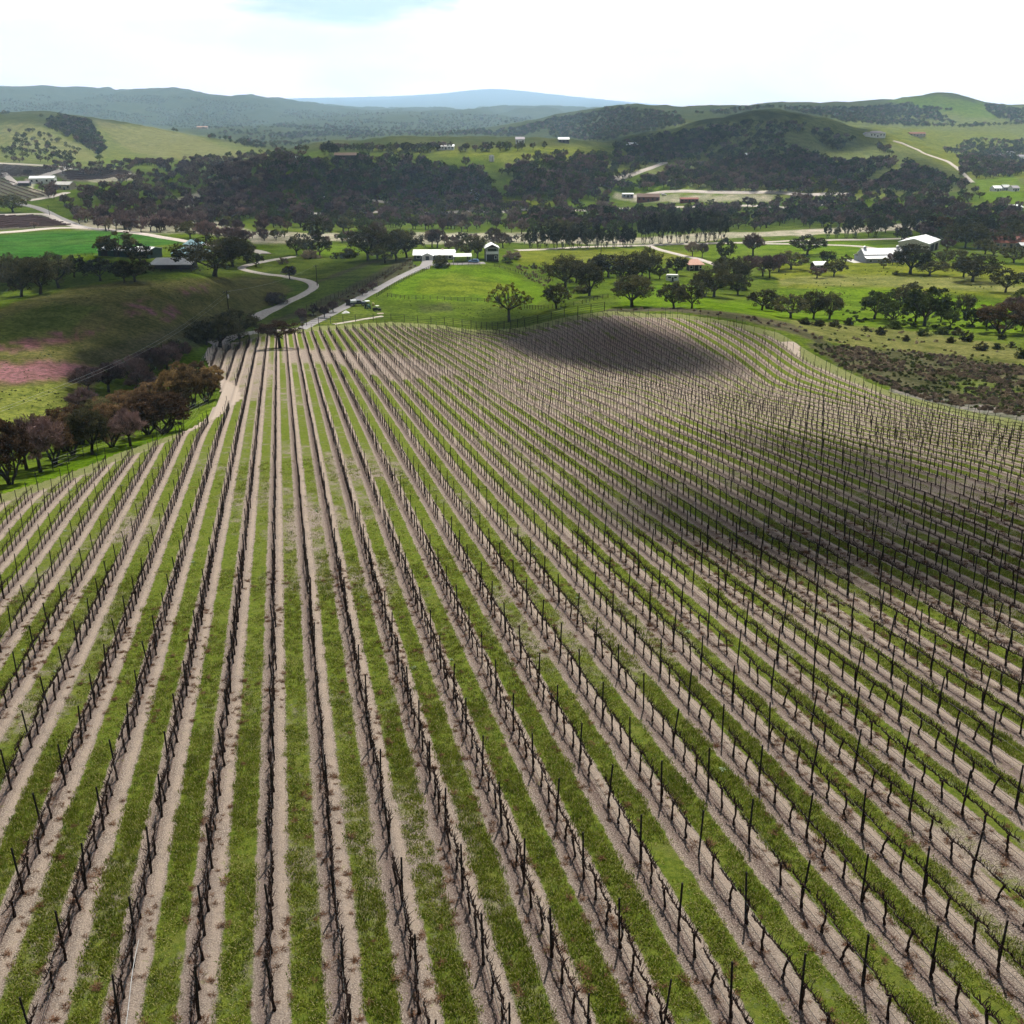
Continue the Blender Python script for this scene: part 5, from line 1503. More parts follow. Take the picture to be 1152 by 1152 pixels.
def simple_house(name, label, cat, u, v, wpx, d, hw, hr, wall, roof, rz=0.0, ridge="x", wins=3, dr=True, group=None, hip_roof=False):
    r, k = building(name, label, cat, u, v, rz, group)
    w = wpx * k
    if hip_roof:
        b = MB(); b.box((0, 0, hw / 2 - .75), (w, d, hw + 1.5)); b.build("wall", M[wall], r); hip(r, w, d, hw + .05, hr, roof)
    else: gable(r, w, d, hw, hr, wall, roof, ridge)
    for i in range(wins):
        x = -w / 2 + w * (i + 0.5) / wins
        if dr and i == wins // 2: door(r, x, min(1.4, w * .2), min(2.2, hw * .8), -d / 2)
        else: window(r, x, hw * .55, min(1.6, w / wins * .5), hw * .36, -d / 2, frame=k < 0.7)
    return r, k, w

def build_buildings():
    # white-roofed ranch house with a porch gable at the head of the driveway
    r, k = building("ranch_house", "long low white-roofed ranch house with porch gable at the head of the driveway", "house", 489, 291, 0.03)
    w = 45 * k
    gable(r, w, 9, 2.4, 1.5, "slate_wall", "white_roof", "x", 0.8)
    gable(r, 5.0, 3.0, 2.2, 1.1, "white_wall", "white_roof", "y", 0.4, cx=-3.0, cy=-5.6, names=("porch_wall", "porch_roof"))
    for x in (-w / 2 + 2, -w / 2 + 5, 1.5, 4.2, w / 2 - 2): window(r, x, 1.3, 1.5, 1.1, -4.5)
    door(r, -3.0, 1.6, 2.1, -7.1)
    for x in (-5.2, -0.8):
        b = MB(); b.box((x, -7.3, 1.1), (.22, .22, 2.2)); b.build("porch_post", M["trim"], r)
    b = MB(); b.box((w * .2, 0.4, 4.1), (.8, .8, 1.0)); b.build("chimney", M["tan_wall"], r)
    # two-storey barn house
    r, k = building("barn_house", "dark two-storey barn house with white gable roof and balcony beside the paddock", "house", 553, 292, 0.1)
    w = 14.5 * k
    gable(r, w, 8, 5.6, 1.5, "dark_wall", "white_roof", "y", 0.5)
    window(r, 0, 4.6, w * .72, 1.9, -4.0)
    b = MB(); b.box((0, -4.5, 3.2), (w, 1.0, .35)); b.box((0, -4.95, 3.8), (w, .08, .9)); b.build("balcony", M["trim"], r)
    for x in (-w / 2 + .15, w / 2 - .15):
        b = MB(); b.box((x, -4.9, 1.5), (.25, .25, 3.0)); b.build("balcony_post", M["trim"], r)
        b = MB(); b.box((x, -4.1, 4.7), (.28, .16, 2.6)); b.build("corner_board", M["trim"], r)
    door(r, -1.2, 2.0, 2.3, -4.0); window(r, 1.6, 1.5, 1.0, 1.2, -4.0)
    # green shed, teal-roofed house, grey-roofed shed
    r, k = building("farm_shed", "long dark green barn with pale grey roof behind the shaded oaks", "barn", 147, 288, -0.22)
    w = 62 * k; gable(r, w, 12, 3.2, 1.2, "green_wall", "white_roof", "x", 0.5)
    for i in range(4): door(r, -w / 2 + w * (i + .5) / 4, 3.2, 2.6, -6.0, name="bay_door")
    r, k = building("veranda_house", "white house with two-tiered teal metal hip roof and veranda under a big oak", "house", 217, 291, -0.15)
    w = 36 * k
    b = MB(); b.box((0, 0, .75), (w * .86, 8, 4.5)); b.build("wall", M["white_wall"], r)
    hip(r, w, 11, 3.1, 2.2, "teal_roof", .5, .55)
    b = MB(); b.box((w * .05, 1.0, 5.6), (w * .42, 5, 2.4)); b.build("upper_wall", M["white_wall"], r)
    hip(r, w * .46, 6, 6.8, 2.0, "teal_roof", .6, .4, w * .05, 1.0, "upper_roof")
    for i in range(5):
        x = -w / 2 + w * (i + .5) / 5
        b = MB(); b.box((x, -5.4, 1.45), (.22, .22, 2.95)); b.build("veranda_post", M["trim"], r)
        if i % 2 == 0: window(r, x * .8, 1.6, 1.6, 1.4, -4.0)
    door(r, .4, 1.2, 2.1, -4.0)
    r, k = building("lean_shed", "open shed with one broad pale grey roof in front of the teal-roofed house", "shed", 196, 303, 0.05)
    w = 47 * k
    b = MB(); b.box((0, 3, .9), (w * .97, 5, 3.8)); b.build("wall", M["dark_wall"], r)
    b = MB(); b.prism([(-6, 2.7), (7, 3.9), (7, 4.1), (-6, 2.9)], "x", -w / 2, w / 2); b.build("roof", M["concrete"], r)
    for i in range(5):
        b = MB(); b.box((-w / 2 + .3 + (w - .6) * i / 4, -5.7, 1.2), (.25, .25, 3.0)); b.build("roof_post", M["dark_wall"], r)
    # metal barn with raised centre aisle
    r, k = building("monitor_barn", "blue-grey metal barn with raised white centre roof and two cupolas", "barn", 990, 294, 0.12)
    w = 47 * k
    b = MB(); b.box((0, 0, .9), (w, 15, 4.8)); b.build("wall", M["grey_wall"], r)
    b = MB()
    for s in (-1, 1): b.prism([(s * 8.1, 3.1), (s * 3.9, 4.5), (s * 3.9, 4.72), (s * 8.1, 3.32)], "x", -w / 2 - .4, w / 2 + .4)
    b.build("lower_roof", M["white_roof"], r)
    b = MB(); b.prism([(-3.8, 3.0), (3.8, 3.0), (3.8, 5.4), (0, 8.2), (-3.8, 5.4)], "x", -w / 2 + .1, w / 2 - .1); b.build("upper_wall", M["grey_wall"], r)
    b = MB()
    for s in (-1, 1): b.prism([(s * 4.5, 4.95), (0, 8.28), (0, 8.5), (s * 4.5, 5.17)], "x", -w / 2 - .3, w / 2 + .3)
    b.build("upper_roof", M["white_roof"], r)
    for x in (-w * .42, w * .40):
        b = MB(); b.box((x, 0, 8.9), (1.0, 1.0, 1.1)); c = b.build("cupola", M["grey_wall"], r)
        b = MB(); b.prism([(x - .75, 9.46), (x + .75, 9.46), (x, 10.1)], "y", -.75, .75); b.build("cupola_roof", M["white_roof"], c)
    for i in range(5): window(r, -w / 2 + w * (i + .5) / 5, 1.7, 1.3, 1.1, -7.5)
    r.scale = (1, 0.9, 0.72)
    door(r, w * .5 - 2.2, 2.6, 2.6, -7.5)
    b = MB(); b.box((-w * .06, -2.5, -.72), (w * 1.35, 22, 1.5)); b.build("concrete_apron", M["concrete"], r)
    # beige barn
    r, k = building("beige_barn", "beige metal barn with white roof and an open bay in front of dark trees", "barn", 1033, 281, -0.62)
    gable(r, 15, 22, 4.6, 2.0, "beige_wall", "white_roof", "y", 0.4)
    door(r, 1.5, 4.2, 3.4, -11, "blue_door"); door(r, -3, 7, 3.6, 7.5, "opening", "x", "open_bay"); door(r, 5.5, 5, 3.4, 7.5, "opening", "x", "open_bay")
    # small ones on the meadows
    simple_house("field_shed", "little dark shed with white roof among the oaks on the meadow", "shed", 921, 303, 15, 5, 2.3, 1.0, "dark_wall", "white_roof", 0.15, wins=2)
    r, k = building("pink_pavilion", "dark open-sided house with pink tiled hip roof behind the grove", "house", 781, 304, 0.1)
    w = 17 * k
    b = MB(); b.box((0, .6, .75), (w * .8, 5.5, 4.4)); b.build("wall", M["dark_wall"], r)
    hip(r, w, 8, 2.95, 2.0, "pink_roof", .3, .35)
    for x in (-w / 2 + .2, -w / 6, w / 6, w / 2 - .2):
        b = MB(); b.box((x, -3.8, 1.3), (.25, .25, 3)); b.build("porch_post", M["tan_wall"], r)
    door(r, 0, 1.4, 2.1, -2.15); window(r, 2, 1.6, 1.2, 1.1, -2.15); window(r, -2, 1.6, 1.2, 1.1, -2.15)
    r, k = building("caravan", "small boxy grey caravan with dark windows between the oaks", "caravan", 756, 317, -0.1)
    b = MB(); b.prism([(-2.4, .55), (2.4, .55), (2.4, 2.4), (2.1, 2.85), (-2.1, 2.85), (-2.4, 2.4)], "y", -1.1, 1.1); b.build("body", M["tarp"], r)
    window(r, -1.1, 1.9, 1.2, .7, -1.1); window(r, 1.2, 1.9, 1.1, .7, -1.1); door(r, .15, .7, 1.9, -1.14)
    for x in (-.5, .5): wheel(r, (x, -1.15, .33), .33, .2)
    b = MB(); b.tube([(2.4, 0, .55), (3.5, 0, .5)], .06, 5); b.build("tow_bar", M["post"], r)
    simple_house("tiled_house", "house with long red-brown roof half hidden by trees at the right edge", "house", 1133, 278, 36, 11, 3.0, 2.6, "tan_wall", "red_roof", -0.1, wins=5)
    simple_house("blue_shed", "small shed with light blue-grey roof beside the red-brown roofed house", "shed", 1151, 281, 12, 6, 2.6, 1.0, "slate_wall", "grey_roof", 0.0, wins=2)
    simple_house("white_shed", "white-roofed shed at the right edge across the river", "shed", 1139, 238, 15, 10, 3.6, 1.4, "slate_wall", "white_roof", 0.1, wins=3)
    simple_house("red_barn", "long red-brown barn on the pale ranch yard beyond the river", "barn", 729, 226, 25, 11, 4.0, 2.4, "red_wall", "brown_roof", -0.1, wins=5)
    simple_house("ranch_shed", "pale grey flat ranch shed left of the red-brown barn", "shed", 706, 222, 12, 7, 3.2, .6, "grey_wall", "white_roof", 0.0, wins=3)
    simple_house("stable_block", "low dark red stable block right of the pale ranch yard", "barn", 775, 227, 20, 6, 2.6, 1.0, "red_wall", "red_roof", 0.0, wins=5)
    simple_house("hill_house", "white-roofed house among dark trees above the hill road", "house", 708, 166, 18, 11, 3.2, 2.2, "slate_wall", "white_roof", 0.1, wins=4)
    simple_house("spur_house", "little white house on the spur under the dark hill", "house", 842, 178, 8, 7, 3, 1.8, "white_wall", "white_roof", 0.1, wins=2)
    simple_house("plateau_barn", "long white barn on the plateau behind the bluff", "barn", 502, 168, 18, 12, 3, 1.5, "white_wall", "white_roof", 0, wins=5)
    simple_house("valley_barn", "white-roofed barn in the far valley left of the hill house", "barn", 634, 160, 12, 14, 3.2, 1.6, "slate_wall", "white_roof", 0, wins=3)
    simple_house("valley_house", "pale low house in the far valley left of the white-roofed barn", "house", 585, 161, 10, 12, 4, 2, "white_wall", "mauve_roof", 0, wins=3)
    r, k, w = simple_house("hilltop_villa", "white hilltop villa with mauve roof beside dark round trees", "house", 985, 154, 18, 13, 5, 2.6, "white_wall", "mauve_roof", 0.1, wins=5, hip_roof=True)
    gable(r, w * .35, 9, 4, 2, "white_wall", "mauve_roof", "y", .5, cx=-w * .6, cy=-1, names=("wing_wall", "wing_roof"))
    simple_house("long_barn", "long reddish barn on the grassy hill right of the white villa", "barn", 1031, 153, 18, 11, 4, 2, "tan_wall", "red_roof", 0, wins=5)
    for i, (u, v, w_, wl, rf, lb) in enumerate(((1120, 215, 9, "white_wall", "white_roof", "white farm cottage, leftmost of the row by the bright field at right"), (1130, 214, 8, "grey_wall", "grey_roof", "grey farm cottage in the middle of the row by the bright field at right"), (1140, 215, 8, "white_wall", "mauve_roof", "white mauve-roofed cottage, rightmost of the row by the bright field at right"))):
        simple_house("cottage", lb, "house", u, v, w_, 8, 3, 1.8, wl, rf, 0.1, wins=3, group="cottages by the right-hand field")
    for u, v, lb in ((1122, 178, "leftmost white house in the far village among trees at right"), (1136, 175, "middle white house in the far village among trees at right"), (1148, 179, "rightmost white house in the far village among trees at right")):
        simple_house("village_house", lb, "house", u, v, 9, 9, 4, 2.2, "white_wall", "mauve_roof", 0.1, wins=3, group="far village houses")
    simple_house("winery_hall", "long white-roofed winery hall among the western vineyards", "building", 49, 206, 26, 16, 5, 1.6, "white_wall", "white_roof", 0.25, wins=5)
    simple_house("winery_house", "tan house with pale roof beside the winery hall", "house", 74, 213, 18, 12, 4.5, 2.2, "tan_wall", "concrete", -0.1, wins=4)
    simple_house("vineyard_hut", "dark hut at the corner of the western vineyard", "hut", 28, 209, 12, 6, 2.8, 1.4, "dark_wall", "mauve_roof", 0.1, wins=3)
    simple_house("pink_farmhouse", "pinkish farmhouse on the valley floor behind the western hill", "house", 228, 145, 12, 14, 6, 3, "tan_wall", "pink_roof", 0, wins=3)
    simple_house("bluff_house", "long brown house below the tall gum trees on the plateau rim", "house", 390, 178, 26, 10, 3, 2, "dark_wall", "brown_roof", 0.05, wins=6)
    simple_house("bluff_hut", "tiny white hut on the wooded rim left of the long brown house", "hut", 335, 181, 6, 5, 2.6, 1.2, "white_wall", "white_roof", 0, wins=2)
    simple_house("terrace_house", "white-roofed house among trees on the river terrace at left", "house", 300, 224, 12, 8, 3, 2, "slate_wall", "white_roof", 0.1, wins=3)
    simple_house("terrace_cabin", "small white cabin among trees below the bluff, nearest the ranch drive", "cabin", 366, 227, 7, 6, 2.8, 1.5, "white_wall", "white_roof", 0, wins=2)
    simple_house("grey_cabin", "grey cabin right of the small white one below the bluff", "cabin", 398, 229, 11, 7, 3, 1.8, "grey_wall", "mauve_roof", 0, wins=3)
    simple_house("peaked_house", "pale blue-grey house with a peaked roof at the foot of the bluff", "house", 532, 223, 12, 9, 3.4, 3.6, "grey_wall", "grey_roof", 0.2, ridge="y", wins=3)
    # water tank on the grassy slope
    x, y, z, k = spot(553, 181)
    r = empty("water_tank", (x, y, z)); tag(r, "small white water tank on the grassy slope right of the bluff", "tank")
    b = MB(); b.tube([(0, 0, -.5), (0, 0, 4.6)], 2.6, 18); b.build("tank", M["white_wall"], r)
    b = MB(); b.tube([(0, 0, 4.6), (0, 0, 5.7)], [2.75, .2], 18); b.build("roof", M["slate_wall"], r)
    b = MB(); b.box((.9, -2.65, 2.0), (.5, .12, 5.0)); b.build("ladder", M["wire"], r)
    # white canopy on the gravel court
    x, y, z, k = spot(520, 294)
    r = empty("canopy", (x, y, z), .1); tag(r, "white canopy over the gravel court between the ranch house and the barn house", "canopy")
    b = MB(); b.prism([(-2.6, 2.4), (0, 3.5), (2.6, 2.4), (2.6, 2.46), (0, 3.58), (-2.6, 2.46)], "x", -4.2, 4.2); b.build("canopy_sheet", M["trim"], r)
    for px in (-4, 4):
        for py in (-2.4, 2.4):
            b = MB(); b.tube([(px, py, 0), (px, py, 2.42)], .06, 5); b.build("leg", M["trim"], r)

def wheel(parent, c, r, w, name="wheel"):
    b = MB(); b.tube([(c[0], c[1] - w / 2, c[2]), (c[0], c[1] - w / 2 + .03, c[2]), (c[0], c[1] + w / 2 - .03, c[2]), (c[0], c[1] + w / 2, c[2])], [r * .9, r, r, r * .9], 16)
    o = b.build(name, M["tyre"], parent)
    b = MB(); b.tube([(c[0], c[1] - w / 2 - .015, c[2]), (c[0], c[1] + w / 2 + .015, c[2])], r * .5, 12); b.build("rim", M["hub"], o)
    return o

def car(name, label, cat, u, v, rz, paint, kind="suv"):
    x, y, z, k = spot(u, v)
    r = empty(name, (x, y, z + .1), rz); tag(r, label, cat)
    b = MB()
    if kind == "suv":
        prof = [(-2.3, .45), (2.3, .45), (2.35, .85), (2.2, 1.02), (1.15, 1.1), (-2.2, 1.12), (-2.35, .9)]
        top = [(-2.15, 1.12), (1.1, 1.1), (.45, 1.66), (-1.85, 1.70)]
    else:
        prof = [(-2.7, .55), (2.6, .55), (2.65, 1.0), (2.5, 1.18), (1.3, 1.22), (-2.7, 1.22)]
        top = [(-.6, 1.22), (1.3, 1.22), (.75, 1.85), (-.45, 1.88)]
    b.prism(prof, "y", -.9, .9); b.build("body", M[paint], r)
    b = MB(); b.prism(top, "y", -.8, .8); cb = b.build("cabin", M[paint], r)
    g = MB(); i = .06
    for s in (-1, 1): g.prism([(p[0] * .9 + .02, 1.12 + (p[1] - 1.12) * .8 + .03) for p in top], "y", s * .80, s * .815) if s > 0 else g.prism([(p[0] * .9 + .02, 1.12 + (p[1] - 1.12) * .8 + .03) for p in top], "y", -.815, -.80)
    g.build("side_window", M["glass"], r)
    a, c = top[1], top[2]
    g = MB(); n = .02; g.add([(a[0] + n, -.68, a[1] + .05), (a[0] + n, .68, a[1] + .05), (c[0] + n + .03, .62, c[1] - .06), (c[0] + n + .03, -.62, c[1] - .06)], [(0, 1, 2, 3)]); g.build("windscreen", M["glass"], r)
    for wx in (-1.45, 1.5):
        for s in (-1, 1): wheel(r, (wx, s * .84, .36), .37, .24)
    for s in (-1, 1):
        h = MB(); h.box((2.33, s * .62, .86), (.08, .36, .18)); h.build("headlight", M["white_paint"], r)
        h = MB(); h.box((-2.36 if kind == "suv" else -2.71, s * .74, .95), (.06, .2, .28)); h.build("tail_light", M["red_roof"], r)
    return r

def build_vehicles():
    car("parked_car", "light blue estate car parked on the gravel between the two houses", "car", 533, 296, 2.9, "sky_paint")
    r = car("pickup_truck", "dark blue pickup truck with white canopy parked beside the driveway", "truck", 403, 344, 0.25, "navy_paint", "pickup")
    b = MB(); b.prism([(-2.65, 1.25), (-.65, 1.25), (-.6, 1.95), (-2.6, 1.98)], "y", -.86, .86); b.build("canopy", M["white_paint"], r)
    x, y, z, k = spot(414, 347)
    r = empty("tractor", (x, y, z), -1.2); tag(r, "green tractor with white sunshade roof right of the dark pickup", "tractor")
    b = MB(); b.prism([(-.4, .7), (1.7, .65), (1.75, 1.35), (.1, 1.5), (-.4, 1.2)], "y", -.36, .36); b.build("bonnet", M["green_paint"], r)
    b = MB(); b.box((-.75, 0, .95), (.9, .75, .5)); b.build("chassis", M["post"], r)
    b = MB(); b.box((-.8, 0, 1.3), (.5, .5, .15)); b.box((-1.02, 0, 1.6), (.12, .5, .5)); b.build("seat", M["opening"], r)
    for s in (-1, 1):
        wheel(r, (-.85, s * .75, .72), .72, .42); wheel(r, (1.35, s * .62, .42), .42, .26)
        b = MB(); b.tube([(-1.1, s * .55, 1.2), (-1.1, s * .55, 2.4)], .04, 5); b.tube([(.05, s * .5, 1.3), (.0, s * .5, 2.4)], .04, 5); b.build("roof_post", M["post"], r)
    b = MB(); b.box((-.5, 0, 2.46), (1.7, 1.5, .12)); b.build("roof", M["white_paint"], r)
    b = MB(); b.tube([(-.15, 0, 1.4), (-.35, 0, 1.75)], .03, 5); b.tube([(-.35, -.2, 1.75), (-.35, .2, 1.75)], .025, 5); b.build("steering_wheel", M["opening"], r)
    x, y, z, k = spot(424, 350)
    r = empty("utility_cart", (x, y, z), .4); tag(r, "dark low utility cart with pale edge right of the tractor", "cart")
    b = MB(); b.prism([(-1.3, .4), (1.3, .4), (1.35, .8), (.6, .95), (.5, .85), (-1.3, .85)], "y", -.7, .7); b.build("body", M["opening"], r)
    b = MB(); b.box((-.55, 0, 1.0), (1.4, 1.4, .3)); b.build("cargo_bed", M["tyre"], r)
    b = MB()
    for px in (-.2, .75):
        for s in (-1, 1): b.tube([(px, s * .62, .9), (px * .8, s * .6, 1.75)], .035, 5)
    b.build("roll_cage", M["post"], r)
    b = MB(); b.box((.2, 0, 1.79), (1.1, 1.3, .07)); b.build("roof", M["tarp"], r)
    for px in (-.85, .9):
        for s in (-1, 1): wheel(r, (px, s * .68, .33), .33, .25)
    x, y, z, k = spot(392, 344)
    r = empty("harvest_bin", (x, y, z), .2); tag(r, "tall dark harvest bin standing left of the pickup", "bin")
    b = MB()
    for cx, cy, sx, sy in ((0, -.75, 1.5, .08), (0, .75, 1.5, .08), (-.75, 0, .08, 1.42), (.75, 0, .08, 1.42)): b.box((cx, cy, 1.1), (sx, sy, 1.9))
    b.box((0, 0, .2), (1.42, 1.42, .1)); b.build("bin", M["dark_wall"], r)
    b = MB()
    for sx in (-.65, .65): b.box((sx, 0, .08), (.12, 1.5, .14))
    b.build("skid", M["pallet"], r)
    x, y, z, k = spot(389, 352)
    b = MB(); m_ = 9
    V = [((i / (m_ - 1) - .5) * 2.6, (j / (m_ - 1) - .5) * 1.6, max(0, .75 * math.cos((i / (m_ - 1) - .5) * PI) * math.cos((j / (m_ - 1) - .5) * PI)) * random.uniform(.8, 1.15) - .02) for i in range(m_) for j in range(m_)]
    b.add(V, [(i * m_ + j, (i + 1) * m_ + j, (i + 1) * m_ + j + 1, i * m_ + j + 1) for i in range(m_ - 1) for j in range(m_ - 1)])
    o = b.build("tarp_heap", M["tarp"], None, True); o.location = (x, y, z); o.rotation_euler = (0, 0, .5); tag(o, "crumpled pale tarp over a heap on the grass below the pickup", "tarp")
    x, y, z, k = spot(428, 353)
    b = MB()
    for i in range(7): b.box((-.9 + .3 * i, 0, .14), (.2, 1.6, .04))
    for j in (-.7, 0, .7): b.box((0, j, .06), (2.0, .12, .1))
    o = b.build("pallet", M["pallet"]); o.location = (x, y, z); o.rotation_euler = (0, 0, .3); tag(o, "pale wooden pallet lying on the grass right of the carts", "pallet")
    x, y, z, k = spot(420, 344)
    b = MB(); b.tube([(0, 0, 0), (0, 0, .1), (0, 0, .5), (0, 0, .95), (0, 0, 1.0)], [.42, .45, .45, .45, .3], 14)
    b.tube([(0, 0, 1.0), (0, 0, 1.08)], .1, 8)
    o = b.build("plastic_drum", M["yellow_paint"]); o.location = (x, y, z); tag(o, "faded yellow plastic drum behind the tractor", "drum")
    car("parked_car", "white car parked on the pale ranch yard beyond the river", "car", 747, 220, 0.1, "white_paint")

def line_points(txt, gap):
    pts = [tuple(map(float, p.split())) for p in txt.split(";")]
    a = hit([p[0] for p in pts], [p[1] for p in pts])
    P = [Vector((a[0, i], a[1, i])) for i in range(len(pts))]
    out = []
    for p, q in zip(P[:-1], P[1:]):
        n = max(1, round((q - p).length / gap))
        out += [p.lerp(q, i / n) for i in range(n)]
    return out + [P[-1]]

def fence(name, label, txt, gap, h, rails, mat="rail", pr=0.08, rr=0.05, flat=True):
    Q = line_points(txt, gap)
    zs = H([q.x for q in Q], [q.y for q in Q])
    r = empty(name, (Q[0].x, Q[0].y, zs[0])); tag(r, label, "fence")
    b = MB(); b.box((0, 0, h / 2 - .15), (pr * 2, pr * 2, h + .3)) if flat else b.tube([(0, 0, -.3), (0, 0, h)], pr, 6)
    me = b.mesh("post", M[mat])
    step = max(1, math.ceil(len(Q) / 98))
    for i, q in enumerate(Q):
        if i % step: continue
        o = link("post", me, r); o.location = (q.x - Q[0].x, q.y - Q[0].y, zs[i] - zs[0])
    for hh in rails:
        b = MB(); b.tube([(q.x - Q[0].x, q.y - Q[0].y, zs[i] - zs[0] + hh) for i, q in enumerate(Q)], rr, 4); b.build("rail" if rr > .02 else "wire", M[mat if rr > .02 else "wire"], r)

def build_fences():
    R3 = (.45, .85, 1.25)
    fence("paddock_fence", "dark post-and-rail fence along the near side of the bright green paddock", "436 334;460 337;500 338;530 339;560 340;590 344", 2.4, 1.4, R3)
    fence("driveway_fence", "dark post-and-rail fence following the driveway up to the ranch house", "424 334;436 326;452 317;468 309;484 302;500 299;520 298;540 299", 2.4, 1.4, R3)
    fence("knoll_fence", "dark post-and-rail fence running over the green knoll behind the paddock", "556 300;580 306;600 312;622 317", 2.4, 1.3, R3)
    fence("grove_fence", "short dark post-and-rail fence below the grove behind the knoll", "590 347;612 348;636 346;655 342;672 337;684 335", 2.4, 1.3, R3)
    fence("deer_fence", "tall dark deer fence along the far top edge of the vineyard", "330 369;345 367;372 364;400 362;440 361;470 363;500 365;530 369;560 371;590 368;620 360;650 354;680 350", 4.5, 2.3, (.6, 1.2, 1.75, 2.25), "post", .09, .035, False)
    fence("block_fence", "tall dark fence along the small vineyard beside the driveway", "345 349;372 338;398 327;420 316;440 306;462 296", 4.0, 2.0, (.7, 1.3, 1.9), "post", .07, .03, False)
    fence("edge_fence", "thin wire fence beside the oaks at the vineyard's left edge", "60 530;110 508;160 490;200 474;235 455", 5.0, 1.5, (.5, 1.0, 1.4), "post", .045, .012, False)
    fence("track_fence", "thin wire fence beside the track at the vineyard's upper left corner", "222 420;236 398;262 383;296 374", 4.0, 1.6, (.5, 1.0, 1.5), "post", .05, .012, False)
    fence("field_fence", "dark fence along the near edge of the emerald green field", "0 297;40 293;80 289;104 287", 4.0, 1.3, (.5, 1.1), "rail", .07, .04)
    fence("river_fence", "dark fence between the emerald field and the teal-roofed house", "182 281;200 279;220 277;245 279", 3.0, 1.3, (.5, 1.1), "rail", .08, .05)

def pole(label, u, v, hpx, arm=True, can=False):
    x, y, z, k = spot(u, v)
    h = hpx * k / (CP - (v - 576) / F * SP)
    r = empty("utility_pole", (x, y, z), .5); tag(r, label, "pole")
    b = MB(); b.tube([(0, 0, -.5), (0, 0, h * .5), (0, 0, h)], [.17, .15, .12], 8); b.build("pole", M["bark"], r)
    if arm:
        b = MB(); b.box((0, 0, h - .5), (2.2, .12, .14)); a = b.build("crossarm", M["bark"], r)
        b = MB()
        for px in (-1, 0, 1): b.tube([(px, 0, h - .43), (px, 0, h - .25)], .05, 6)
        b.build("insulator", M["concrete"], a)
    if can:
        b = MB(); b.tube([(.32, 0, h - 2.3), (.32, 0, h - 1.3)], .26, 10); b.build("transformer", M["tarp"], r)
    return Vector((x, y, z + h))

def build_poles():
    a = pole("wooden utility pole with pale transformer on the flowered hill", 257, 348, 21, True, True)
    c = pole("wooden utility pole on the slope right of the winding track", 357, 322, 24)
    pole("wooden utility pole in the pale meadow behind the grove", 676, 289, 17)
    pole("utility pole beside the lane through the western vineyards", 56, 243, 12)
    for off, lab in ((0.0, "upper pale power cable sagging down across the flowered hill"), (0.9, "lower pale power cable sagging down across the flowered hill")):
        p0 = a + Vector((.5 * off, -.6 * off, -.35 - off))
        rx, ry, rz = ray(66, 425 + 4 * off); d = 150.0 / float(ry)
        p1 = Vector((float(rx) * d, 150.0, float(rz) * d))
        p2 = p1 + (p1 - p0).normalized() * 45 + Vector((0, 0, 1.0))
        b = MB(); n = 28
        path = [p0.lerp(p2, i / n) + Vector((0, 0, -3.2 * math.sin(PI * i / n))) for i in range(n + 1)]
        b.tube([tuple(p) for p in path], .013, 4)
        tag(b.build("power_cable", M["wire"]), lab, "cable", "power cables over the flowered hill")
    b = MB(); n = 20
    b.tube([tuple(a.lerp(c, i / n) + Vector((0, 0, -.3 - 1.5 * math.sin(PI * i / n)))) for i in range(n + 1)], .015, 4)
    tag(b.build("power_cable", M["wire"]), "thin dark power cable between the two poles near the winding track", "cable")

build_buildings()
build_vehicles()
build_fences()
build_poles()
